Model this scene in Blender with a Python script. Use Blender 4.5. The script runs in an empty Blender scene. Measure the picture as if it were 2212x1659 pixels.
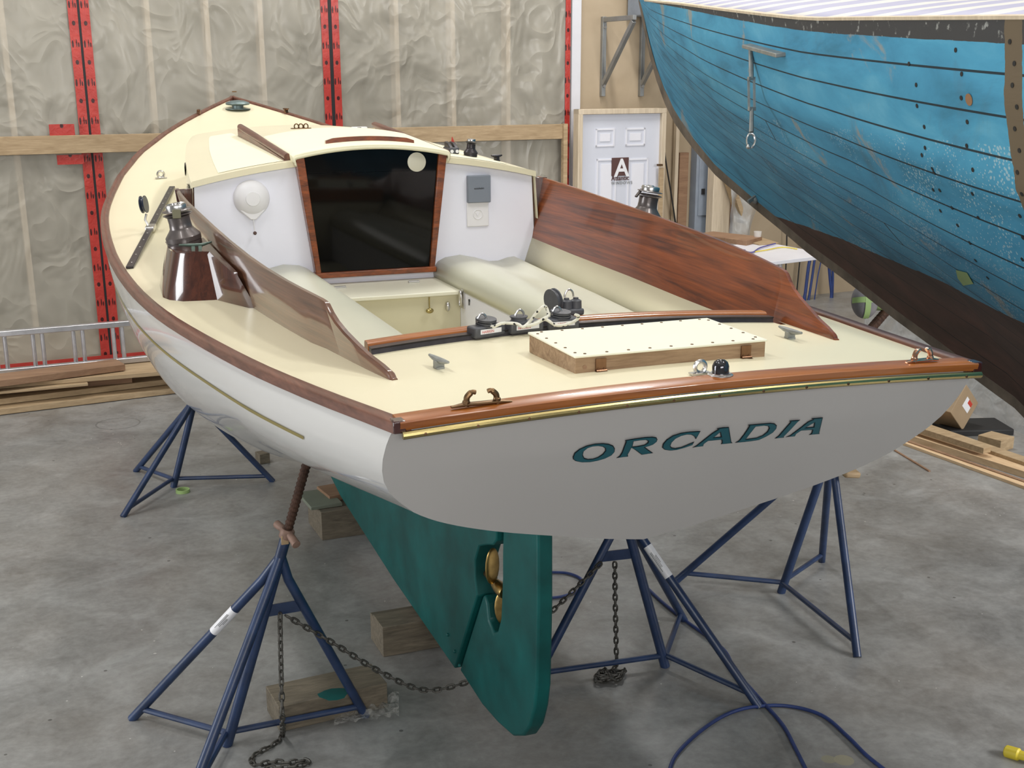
import bpy, bmesh, math, random
import numpy as np
from mathutils import Vector, Matrix, noise as mnoise

# ------------------------------------------------------------------ camera, world, lights, exposure
C = bpy.context.scene.collection
scn = bpy.context.scene
PI = math.pi
ZB = 1.78                                  # height of the sailboat's stern deck above the floor
CAM = Vector((-1.4140, -2.4233, ZB + .69358))
YAW, PIT, ROLL = math.radians(-20.835), math.radians(16.24843924), math.radians(-0.0974481)
FPX, CXP, CYP = 2657.87591927, 1106.67886159, 930.42531984
FWD = Vector((-math.sin(YAW) * math.cos(PIT), math.cos(YAW) * math.cos(PIT), -math.sin(PIT)))
R0 = Vector((math.cos(YAW), math.sin(YAW), 0)); U0 = R0.cross(FWD)
RGT = R0 * math.cos(ROLL) + U0 * math.sin(ROLL); UPV = -R0 * math.sin(ROLL) + U0 * math.cos(ROLL)
cd = bpy.data.cameras.new('camera'); cam = bpy.data.objects.new('camera', cd); C.objects.link(cam)
M3 = Matrix((RGT, UPV, -FWD)).transposed()
cam.matrix_world = Matrix.Translation(CAM) @ M3.to_4x4()
cd.sensor_fit = 'HORIZONTAL'; cd.sensor_width = 36
cd.lens = 36 * FPX / 2212
cd.shift_x = (1106 - CXP) / 2212
cd.shift_y = (CYP - 829.5) / 2212
cd.clip_start = .05; cd.clip_end = 100
scn.camera = cam
scn.view_settings.view_transform = 'Standard'
scn.view_settings.look = 'None'
scn.view_settings.gamma = 1
scn.view_settings.exposure = -0.67
w = bpy.data.worlds.new('world'); scn.world = w; w.use_nodes = True
w.node_tree.nodes['Background'].inputs[0].default_value = (1.0, .98, .95, 1)
w.node_tree.nodes['Background'].inputs[1].default_value = .30

def area(name, loc, size, power, rot=(0, 0, 0), col=(1, .98, .95), sy=None):
    l = bpy.data.lights.new(name, 'AREA'); l.energy = power; l.color = col
    l.shape = 'RECTANGLE'; l.size = size; l.size_y = sy or size
    o = bpy.data.objects.new(name, l); C.objects.link(o); o.location = loc; o.rotation_euler = rot
    return o
LZ = 7.6
area('ceiling_lamp', (-3.6, 5.4, LZ), .4, 180, sy=2.4)
area('ceiling_lamp', (.3, 6.0, LZ), .4, 160, sy=2.4)
area('ceiling_lamp', (3.4, 6.2, LZ), .4, 380, sy=2.4)
area('ceiling_lamp', (-3.2, .2, LZ), .4, 165, sy=2.4)
area('ceiling_lamp', (1.0, 1.2, LZ), .4, 35, sy=2.4)
area('ceiling_lamp', (2.9, -.6, LZ), .4, 225, sy=2.4)
area('rear_fill', (-1.6, -6.4, 3.6), 4.5, 380, sy=1.6, rot=(PI / 2, 0, 0))  # unseen fill added behind the camera to brighten transom and bulkhead
area('rear_fill', (4.6, -5.6, 4.2), 3.0, 170, sy=1.6, rot=(PI / 2 - .3, 0, .25))  # second added fill behind the camera, farther right
# daylight fill added at left for the dark port hull; opening unseen
area('left_fill', (-8.6, 3.0, 2.4), 3.4, 560, sy=3.0, rot=(0, -PI / 2, 0), col=(.95, .98, 1))
area('right_fill', (6.2, -3.4, 3.4), 3.0, 680, sy=1.6, rot=(PI / 2 - .45, 0, PI / 2 - .75), col=(1, .99, .97))  # unseen fill added at right to lift the dark floor

# ------------------------------------------------------------------ survey helpers: a sight line meets a known plane
def ray(px, py):
    return (FWD * FPX + RGT * (px - CXP) - UPV * (py - CYP)).normalized()
def on(px, py, n, p0):
    n = Vector(n); d = ray(px, py); return CAM + d * (n.dot(Vector(p0) - CAM) / n.dot(d))
def onz(px, py, z): return on(px, py, (0, 0, 1), (0, 0, z))
def onx(px, py, x): return on(px, py, (1, 0, 0), (x, 0, 0))
def ony(px, py, y): return on(px, py, (0, 1, 0), (0, y, 0))
def atd(px, py, D): d = ray(px, py); return CAM + d * (D / d.dot(FWD))
def onf(px, py, f, s0=1.5, s1=14):
    d = ray(px, py); s = s0
    while s < s1:
        P = CAM + d * s
        if P.z < f(P.x, P.y): break
        s += .02
    lo, hi = s - .02, s
    for _ in range(20):
        m = (lo + hi) / 2; P = CAM + d * m
        if P.z < f(P.x, P.y): hi = m
        else: lo = m
    return CAM + d * lo
def interp(x, xs, ys): return float(np.interp(x, xs, ys))
def ss(a, b, x):
    x = min(max((x - a) / (b - a), 0), 1); return x * x * (3 - 2 * x)

# ------------------------------------------------------------------ materials
def nt(name):
    m = bpy.data.materials.new(name); m.use_nodes = True
    t = m.node_tree; b = t.nodes['Principled BSDF']; return m, t, b
def sset(b, **k):
    for a, v in k.items():
        a = {'rough': 'Roughness', 'metal': 'Metallic', 'coat': 'Coat Weight', 'coatr': 'Coat Roughness', 'spec': 'Specular IOR Level', 'alpha': 'Alpha', 'trans': 'Transmission Weight', 'ior': 'IOR', 'sheen': 'Sheen Weight'}[a]
        b.inputs[a].default_value = v
def rgb(*c): return (c[0], c[1], c[2], 1)
def node(t, kind, **k):
    n = t.nodes.new(kind)
    for a, v in k.items(): setattr(n, a, v)
    return n
def coords(t, kind='Object', scale=(1, 1, 1), rot=(0, 0, 0)):
    tc = node(t, 'ShaderNodeTexCoord'); mp = node(t, 'ShaderNodeMapping')
    mp.inputs['Scale'].default_value = scale; mp.inputs['Rotation'].default_value = rot
    if kind == 'World':
        g = node(t, 'ShaderNodeNewGeometry'); t.links.new(g.outputs['Position'], mp.inputs[0])
    else: t.links.new(tc.outputs[kind], mp.inputs[0])
    return mp.outputs[0]
def noisen(t, vec, scale, detail=4, rough=.5, dist=0):
    n = node(t, 'ShaderNodeTexNoise'); n.inputs['Scale'].default_value = scale; n.inputs['Detail'].default_value = detail
    n.inputs['Roughness'].default_value = rough; n.inputs['Distortion'].default_value = dist
    t.links.new(vec, n.inputs['Vector']); return n.outputs['Fac']
def ramp(t, fac, stops):
    r = node(t, 'ShaderNodeValToRGB'); e = r.color_ramp.elements
    while len(e) < len(stops): e.new(.5)
    for i, (p, c) in enumerate(stops): e[i].position = p; e[i].color = c if len(c) == 4 else rgb(*c)
    t.links.new(fac, r.inputs[0]); return r.outputs[0]
def mixc(t, fac, a, b, mode='MIX'):
    m = node(t, 'ShaderNodeMix', data_type='RGBA', blend_type=mode)
    for s, v in ((0, fac), (6, a), (7, b)):
        if hasattr(v, 'is_output') or isinstance(v, bpy.types.NodeSocket): t.links.new(v, m.inputs[s])
        else: m.inputs[s].default_value = v
    return m.outputs[2]
def mth(t, op, a, b=None, c=None, clamp=False):
    m = node(t, 'ShaderNodeMath', operation=op, use_clamp=clamp)
    for i, v in enumerate((a, b, c)):
        if v is None: continue
        if isinstance(v, bpy.types.NodeSocket): t.links.new(v, m.inputs[i])
        else: m.inputs[i].default_value = v
    return m.outputs[0]
def bumpn(t, b, h, strength=.3, dist=.01, coat=False):
    n = node(t, 'ShaderNodeBump'); n.inputs['Strength'].default_value = strength; n.inputs['Distance'].default_value = dist
    t.links.new(h, n.inputs['Height']); t.links.new(n.outputs[0], b.inputs['Normal'])
    if coat: t.links.new(n.outputs[0], b.inputs['Coat Normal'])

def flat(name, col, rough=.5, metal=0, coat=0, var=.08, vs=6, bump=0, bs=60, coatr=.05, **kw):
    m, t, b = nt(name); sset(b, rough=rough, metal=metal, coat=coat, coatr=coatr, **kw)
    v = coords(t)
    if var:
        f = noisen(t, v, vs, 5, .6)
        lo = tuple(max(0, c * (1 - var)) for c in col); hi = tuple(min(1, c * (1 + var)) for c in col)
        t.links.new(ramp(t, f, [(.3, lo), (.7, hi)]), b.inputs['Base Color'])
    else: b.inputs['Base Color'].default_value = rgb(*col)
    if bump: bumpn(t, b, noisen(t, v, bs, 4, .6), bump, .003)
    return m
def wood(name, dark, light, scale=(1, 12, 12), rough=.3, coat=0, rot=(0, 0, 0), ns=3.0, knots=False, bump=.1, coatr=.04):
    m, t, b = nt(name); sset(b, rough=rough, coat=coat, coatr=coatr)
    v = coords(t, 'Object', scale, rot)
    f = noisen(t, v, ns, 8, .62, 1.2); g = noisen(t, v, ns * 6, 4, .5, .3)
    f2 = mth(t, 'ADD', mth(t, 'MULTIPLY', f, .75), mth(t, 'MULTIPLY', g, .25))
    c = ramp(t, f2, [(.32, dark), (.5, tuple((a + q) / 2 for a, q in zip(dark, light))), (.68, light)])
    if knots:
        vo = node(t, 'ShaderNodeTexVoronoi'); vo.inputs['Scale'].default_value = 2.2
        t.links.new(coords(t, 'Object', (1, 3, 3) if scale[0] < 2 else (3, 1, 3), rot), vo.inputs['Vector'])
        k = ramp(t, vo.outputs['Distance'], [(.03, (1, 1, 1)), (.07, (0, 0, 0))])
        c = mixc(t, k, c, rgb(*[d * .45 for d in dark]))
    t.links.new(c, b.inputs['Base Color'])
    bumpn(t, b, f2, bump, .002)
    return m

M = {}
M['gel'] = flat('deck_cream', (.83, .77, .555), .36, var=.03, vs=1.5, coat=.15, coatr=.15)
M['gelns'] = flat('nonskid_cream', (.90, .86, .63), .6, var=.015, bump=.15, bs=300)
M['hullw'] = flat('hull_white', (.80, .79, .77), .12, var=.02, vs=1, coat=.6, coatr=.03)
M['white'] = flat('cabin_white', (.86, .875, .985), .4, var=.01, bump=.04, bs=40)
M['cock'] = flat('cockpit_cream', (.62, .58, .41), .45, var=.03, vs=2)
M['seat'] = flat('seat_pale_green', (.62, .62, .50), .38, var=.03, vs=2, coat=.2, coatr=.2)
M['green'] = flat('keel_green', (.002, .085, .08), .5, var=.3, vs=5, coat=.1, coatr=.3, spec=.3)
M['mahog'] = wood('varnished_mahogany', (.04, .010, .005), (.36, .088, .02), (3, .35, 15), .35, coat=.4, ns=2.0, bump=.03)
M['mahogw'] = wood('weathered_mahogany', (.075, .026, .015), (.21, .085, .055), (9, .8, 9), .42, coat=.3, ns=3, bump=.1, coatr=.2)
M['mahogp'] = wood('mahogany_reflection_toned', (.05, .02, .012), (.20, .085, .045), (3, .35, 15), .3, coat=1, ns=2.0, bump=.02, coatr=.1)  # browner copy of the mahogany, the cream deck's reflection toned into its colour
M['mahogx'] = wood('varnished_mahogany_cross', (.22, .06, .010), (.44, .15, .03), (.8, 10, 10), .28, coat=.55, ns=2.5, bump=.03)
M['mahogd'] = wood('dark_mahogany', (.03, .008, .005), (.105, .03, .015), (8, 8, 1), .2, coat=1, ns=3, bump=.03)
M['endgrain'] = flat('mahogany_end', (.05, .012, .01), .25, coat=1)
M['teakraw'] = wood('raw_teak', (.20, .12, .065), (.44, .30, .18), (1.2, 14, 14), .7, ns=2.5, bump=.3)
M['steel'] = flat('stainless', (.62, .61, .60), .28, metal=1, var=.1)
M['black'] = flat('black_metal', (.045, .04, .045), .32, metal=.4, var=.25, vs=30)
M['winch'] = flat('winch_bronze_black', (.13, .112, .108), .33, metal=.5, var=.2, vs=20, coat=.3)
M['plastic'] = flat('dark_grey_plastic', (.075, .078, .09), .45, var=.2, vs=25)
M['bronze'] = flat('bronze', (.26, .145, .085), .33, metal=1, var=.3, vs=12)
M['bronzed'] = flat('bronze_dull', (.19, .115, .06), .42, metal=1, var=.3, vs=20)
M['brass'] = flat('brass_strip', (.42, .34, .15), .26, metal=1, var=.18, vs=4)
M['copper'] = flat('polished_copper', (.85, .48, .33), .1, metal=1, var=.1)
M['galv'] = flat('galvanised', (.30, .31, .30), .5, metal=.55, var=.2, vs=20)
M['gold'] = flat('gold_stripe', (.38, .31, .10), .4, metal=.5, var=.1)
M['acryl'] = flat('smoked_acrylic', (.004, .004, .004), .05, var=0, coat=0, spec=.22)
M['alu'] = flat('aluminium', (.62, .62, .65), .35, metal=.85, var=.12, vs=10)
M['bluep'] = flat('stand_blue', (.018, .038, .10), .42, var=.35, vs=9, coat=.2, coatr=.3)
M['rust'] = flat('rusty_screw', (.075, .038, .025), .7, metal=.4, var=.5, vs=30)
M['rustl'] = flat('rusty_casting', (.27, .17, .13), .6, metal=.2, var=.3, vs=25)
M['chain'] = flat('chain_iron', (.10, .095, .085), .55, metal=.6, var=.3, vs=40)
M['timber'] = wood('timber_pine', (.32, .22, .12), (.54, .40, .245), (.8, 9, 9), .65, ns=2.2, knots=True, bump=.1)
M['timberv'] = wood('timber_pine_upright', (.52, .42, .30), (.74, .63, .48), (9, 9, .7), .65, ns=2.2, bump=.1)
M['cedar'] = wood('cedar_brown', (.22, .12, .07), (.36, .22, .13), (.8, 9, 9), .65, ns=2.2, bump=.1)
M['timbero'] = wood('timber_weathered', (.10, .085, .062), (.24, .20, .145), (1.5, 10, 10), .85, ns=3, bump=.5)
M['pine'] = wood('fresh_pine', (.58, .38, .21), (.80, .60, .38), (9, .8, 9), .55, ns=2.2, bump=.05)
M['wht'] = flat('white_plastic', (.84, .84, .87), .4, var=.02)
M['whtt'] = flat('white_laminate', (.82, .82, .88), .35, var=.02)
M['grey'] = flat('grey_instrument', (.22, .25, .30), .4, var=.05)
M['greyp'] = flat('grey_panel_paint', (.26, .30, .36), .5, var=.1)
M['dark'] = flat('dark_rubber', (.015, .015, .016), .6, var=.1)
M['tapeg'] = flat('green_masking_tape', (.36, .52, .20), .6, var=.1)
M['blueh'] = flat('blue_hose', (.022, .045, .17), .5, var=.2, vs=15)
M['card'] = flat('cardboard', (.36, .26, .16), .75, var=.08)
M['cardt'] = flat('cardboard_top', (.52, .39, .25), .75, var=.08)
M['yellow'] = flat('yellow_plastic', (.75, .6, .05), .45, var=.1)
M['red'] = flat('red_print', (.55, .05, .03), .5, var=.05)
M['brownp'] = flat('brown_print', (.10, .045, .04), .6, var=.05)
M['propb'] = flat('propeller_bronze', (.40, .27, .10), .35, metal=1, var=.35, vs=20)
M['pvent'] = flat('verdigris_vent', (.17, .22, .22), .45, metal=.5, var=.25, vs=12)
M['pad'] = flat('grey_pad', (.22, .21, .22), .8, var=.15)
M['lgrey'] = flat('bracket_steel', (.33, .34, .34), .45, metal=.7, var=.15)
M['glass'] = flat('clear_cup', (.9, .9, .9), .1, var=0, alpha=.35)
M['teal'] = flat('letter_teal', (.012, .10, .13), .35, var=.1)
M['ink'] = flat('letter_outline', (.006, .009, .014), .35, var=0)

def m_concrete():
    m, t, b = nt('concrete_floor'); v = coords(t, 'World')
    a = noisen(t, v, .55, 6, .6, .6); c = noisen(t, v, 2.3, 8, .65, .8); d = noisen(t, v, 28, 5, .6)
    base = ramp(t, c, [(.30, (.155, .156, .152)), (.5, (.265, .268, .262)), (.70, (.41, .415, .41))])
    brown = ramp(t, a, [(.42, (0, 0, 0)), (.66, (1, 1, 1))])
    base = mixc(t, mth(t, 'MULTIPLY', brown, .42), base, rgb(.28, .235, .19))
    base = mixc(t, .2, base, ramp(t, d, [(.3, (.06, .06, .06)), (.7, (.42, .42, .42))]))
    e_ = noisen(t, v, 6.5, 7, .7, .9)
    base = mixc(t, .17, base, ramp(t, e_, [(.36, (.09, .088, .085)), (.50, (.26, .26, .255)), (.66, (.46, .46, .455))]))
    sp = node(t, 'ShaderNodeTexVoronoi'); sp.inputs['Scale'].default_value = 13; sp.inputs['Randomness'].default_value = 1; t.links.new(v, sp.inputs['Vector'])
    sz = noisen(t, v, 1.3, 3, .5)
    k = mth(t, 'LESS_THAN', sp.outputs['Distance'], mth(t, 'MULTIPLY', mth(t, 'SUBTRACT', sz, .42), .30))
    base = mixc(t, mth(t, 'MULTIPLY', k, .75), base, rgb(.66, .65, .62))
    sp2 = node(t, 'ShaderNodeTexVoronoi'); sp2.inputs['Scale'].default_value = 5.3; t.links.new(v, sp2.inputs['Vector'])
    k2 = mth(t, 'LESS_THAN', sp2.outputs['Distance'], .045)
    base = mixc(t, mth(t, 'MULTIPLY', k2, .7), base, rgb(.05, .048, .045))
    # two pale dried drips and a drawn ring
    sx = node(t, 'ShaderNodeSeparateXYZ'); g = node(t, 'ShaderNodeNewGeometry'); t.links.new(g.outputs['Position'], sx.inputs[0])
    def disc(cx, cy, r0, r1=0):
        dx = mth(t, 'SUBTRACT', sx.outputs[0], cx); dy = mth(t, 'SUBTRACT', sx.outputs[1], cy)
        dd = mth(t, 'SQRT', mth(t, 'ADD', mth(t, 'MULTIPLY', dx, dx), mth(t, 'MULTIPLY', dy, dy)))
        o = mth(t, 'LESS_THAN', dd, r0)
        return mth(t, 'MULTIPLY', o, mth(t, 'GREATER_THAN', dd, r1)) if r1 else o
    base = mixc(t, mth(t, 'MULTIPLY', disc(1.143, .97, .028), .7), base, rgb(.37, .35, .24))
    base = mixc(t, mth(t, 'MULTIPLY', disc(1.193, .944, .037), .8), base, rgb(.40, .37, .26))
    base = mixc(t, mth(t, 'MULTIPLY', disc(-1.029, 6.731, .16, .148), .45), base, rgb(.08, .08, .075))
    t.links.new(base, b.inputs['Base Color'])
    r = ramp(t, c, [(.3, (.28, .28, .28)), (.7, (.5, .5, .5))]); t.links.new(r, b.inputs['Roughness'])
    bumpn(t, b, mth(t, 'ADD', c, mth(t, 'MULTIPLY', d, .3)), .12, .01)
    return m
M['floor'] = m_concrete()
def m_insul():
    m, t, b = nt('olive_insulation'); v = coords(t, 'World', (1, 1, .7))
    a = noisen(t, v, 1.2, 6, .65, .6)
    t.links.new(ramp(t, a, [(.3, (.19, .18, .14)), (.7, (.27, .26, .205))]), b.inputs['Base Color']); sset(b, rough=.8)
    return m
M['insul'] = m_insul()
def m_sheet(name, a0, a1, col=(.62, .60, .56), sc=2.2, bs_=.7):
    m, t, b = nt(name); v = coords(t, 'World', (1, 1, .8)); sset(b, rough=.3, spec=.5)
    n1 = noisen(t, v, sc, 3, .5, 1.1); n2 = noisen(t, v, sc * 3.1, 2, .5, .7)
    rg = lambda n: mth(t, 'SUBTRACT', 1.0, mth(t, 'MULTIPLY', mth(t, 'ABSOLUTE', mth(t, 'SUBTRACT', n, .5)), 5.0), clamp=True)
    f = mth(t, 'ADD', mth(t, 'MULTIPLY', rg(n1), .55), mth(t, 'MULTIPLY', rg(n2), .45))
    b.inputs['Base Color'].default_value = rgb(*col)
    al = ramp(t, f, [(.15, (a0,) * 3), (.95, (a1,) * 3)]); t.links.new(al, b.inputs['Alpha'])
    bumpn(t, b, f, bs_, .05)
    return m
M['sheet'] = m_sheet('polythene_sheet', .36, .58, (.575, .535, .455), .9)
M['wrap'] = m_sheet('dust_sheet', .35, .85, (.62, .65, .67), 3.5)
M['dust'] = m_sheet('dust_sheet_soft', .25, .6, (.55, .58, .60), 1.6, .35)
M['film'] = m_sheet('thin_film', .06, .45, (.7, .69, .66), 12, .3)
def m_tape():
    m, t, b = nt('red_printed_tape'); g = coords(t, 'Object'); sset(b, rough=.35)
    s = node(t, 'ShaderNodeSeparateXYZ'); t.links.new(g, s.inputs[0])
    z = mth(t, 'FRACT', mth(t, 'DIVIDE', s.outputs[2], .31)); x = s.outputs[0]
    def spot(zc, xc, rz, rx):
        dz = mth(t, 'DIVIDE', mth(t, 'SUBTRACT', z, zc), rz / .31); dx = mth(t, 'DIVIDE', mth(t, 'SUBTRACT', x, xc), rx)
        return mth(t, 'LESS_THAN', mth(t, 'ADD', mth(t, 'MULTIPLY', dz, dz), mth(t, 'MULTIPLY', dx, dx)), 1)
    k = spot(.25, .0, .019, .014)
    for a in ((.72, -.022, .03, .008), (.74, .008, .032, .005), (.70, .024, .02, .006)): k = mth(t, 'MAXIMUM', k, spot(*a))
    c = ramp(t, noisen(t, g, 5, 4, .6), [(.3, (.38, .026, .02)), (.7, (.56, .06, .045))])
    t.links.new(mixc(t, k, c, rgb(.05, .008, .008)), b.inputs['Base Color'])
    bumpn(t, b, noisen(t, g, 20, 4, .6, 1), .5, .01)
    return m
M['tape'] = m_tape()
def m_wallb():
    m, t, b = nt('tan_wall_board'); v = coords(t, 'World'); sset(b, rough=.75)
    a = noisen(t, v, 1.1, 5, .6, .5)
    t.links.new(ramp(t, a, [(.3, (.40, .31, .205)), (.7, (.50, .40, .28))]), b.inputs['Base Color'])
    return m
M['wallb'] = m_wallb()

# the old planked hull: uv.x metres from the stem, uv.y girth fraction
def m_blue():
    m, t, b = nt('old_blue_planking'); sset(b, rough=.65, spec=.35)
    u = node(t, 'ShaderNodeUVMap'); u.uv_map = 'UVMap'
    s = node(t, 'ShaderNodeSeparateXYZ'); t.links.new(u.outputs[0], s.inputs[0]); U, V = s.outputs[0], s.outputs[1]
    mp = node(t, 'ShaderNodeMapping'); mp.inputs['Scale'].default_value = (1, 5, 1); t.links.new(u.outputs[0], mp.inputs[0])
    w = coords(t, 'World')
    n1 = noisen(t, mp.outputs[0], 1.9, 6, .58, .4); n2 = noisen(t, w, 3.1, 7, .62, .6); n3 = noisen(t, w, 30, 4, .6)
    blue = ramp(t, n1, [(.28, (.04, .19, .30)), (.42, (.06, .28, .46)), (.56, (.075, .34, .54)), (.68, (.12, .41, .60)), (.78, (.26, .50, .64))])
    blue = mixc(t, ramp(t, n2, [(.58, (0, 0, 0)), (.8, (.55, .55, .55))]), blue, rgb(.09, .16, .20))
    bare = ramp(t, noisen(t, w, 1.9, 7, .66, .9), [(.61, (0, 0, 0)), (.66, (1, 1, 1))])
    blue = mixc(t, mth(t, 'MULTIPLY', bare, .6), blue, rgb(.40, .32, .21))
    # chips low on the topsides
    vo = node(t, 'ShaderNodeTexVoronoi'); vo.inputs['Scale'].default_value = 80; t.links.new(w, vo.inputs['Vector'])
    zz = node(t, 'ShaderNodeSeparateXYZ'); g = node(t, 'ShaderNodeNewGeometry'); t.links.new(g.outputs['Position'], zz.inputs[0])
    band = mth(t, 'MULTIPLY', mth(t, 'LESS_THAN', mth(t, 'ABSOLUTE', mth(t, 'SUBTRACT', zz.outputs[2], 1.95)), .32), mth(t, 'GREATER_THAN', U, 3.0))
    chip = mth(t, 'MULTIPLY', mth(t, 'LESS_THAN', vo.outputs['Distance'], mth(t, 'MULTIPLY', mth(t, 'SUBTRACT', noisen(t, w, 4, 4, .6), .38), 1.5)), band)
    blue = mixc(t, mth(t, 'MULTIPLY', chip, .55), blue, rgb(.5, .62, .64))
    # antifouling below the waterline
    brn = ramp(t, n1, [(.3, (.05, .028, .02)), (.5, (.085, .045, .033)), (.7, (.135, .062, .045))])
    low = mth(t, 'LESS_THAN', mth(t, 'ADD', zz.outputs[2], mth(t, 'MULTIPLY', n2, .03)), 1.665)
    c = mixc(t, low, blue, brn)
    # sheer strake black band, worn
    top = mth(t, 'LESS_THAN', mth(t, 'ADD', V, mth(t, 'MULTIPLY', n2, .006)), mth(t, 'ADD', .010, mth(t, 'MULTIPLY', U, .0040)))
    topk = mth(t, 'MULTIPLY', top, mth(t, 'GREATER_THAN', mth(t, 'ADD', n1, mth(t, 'MULTIPLY', U, .12)), .56))
    c = mixc(t, topk, c, mixc(t, ramp(t, n3, [(.6, (0, 0, 0)), (.68, (1, 1, 1))]), rgb(.055, .055, .058), rgb(.30, .31, .30)))
    # seams
    N = 20.0
    Vg = mth(t, 'MULTIPLY', V, mth(t, 'SUBTRACT', 1.0, mth(t, 'MULTIPLY', V, .30)))
    fr = mth(t, 'FRACT', mth(t, 'ADD', mth(t, 'MULTIPLY', Vg, N), .65)); d = mth(t, 'MINIMUM', fr, mth(t, 'SUBTRACT', 1.0, fr))
    wd = mth(t, 'ADD', .012, mth(t, 'MULTIPLY', mth(t, 'SUBTRACT', 1.0, V), .022))
    sk = mth(t, 'MULTIPLY', mth(t, 'LESS_THAN', d, wd), mth(t, 'GREATER_THAN', V, .06))
    c = mixc(t, mth(t, 'MULTIPLY', sk, .93), c, rgb(.012, .012, .012))
    # butt joints
    for (uu, k) in ((4.05, 5), (3.2, 9), (4.9, 8)):
        e = mth(t, 'MULTIPLY', mth(t, 'LESS_THAN', mth(t, 'ABSOLUTE', mth(t, 'SUBTRACT', U, uu)), .006), mth(t, 'LESS_THAN', mth(t, 'ABSOLUTE', mth(t, 'SUBTRACT', mth(t, 'MULTIPLY', Vg, N), k + .85)), .5))
        c = mixc(t, e, c, rgb(.01, .01, .01))
    # frame of bare wood where fastenings were drawn
    e = mth(t, 'MULTIPLY', mth(t, 'LESS_THAN', mth(t, 'ABSOLUTE', mth(t, 'SUBTRACT', U, mth(t, 'ADD', 6.33, mth(t, 'MULTIPLY', n2, .06)))), .04), mth(t, 'LESS_THAN', V, .40))
    c = mixc(t, e, c, rgb(.15, .115, .075))
    t.links.new(c, b.inputs['Base Color'])
    bumpn(t, b, mth(t, 'SUBTRACT', n1, mth(t, 'MULTIPLY', sk, 1.0)), .35, .012)
    return m
M['blue'] = m_blue()

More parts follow.
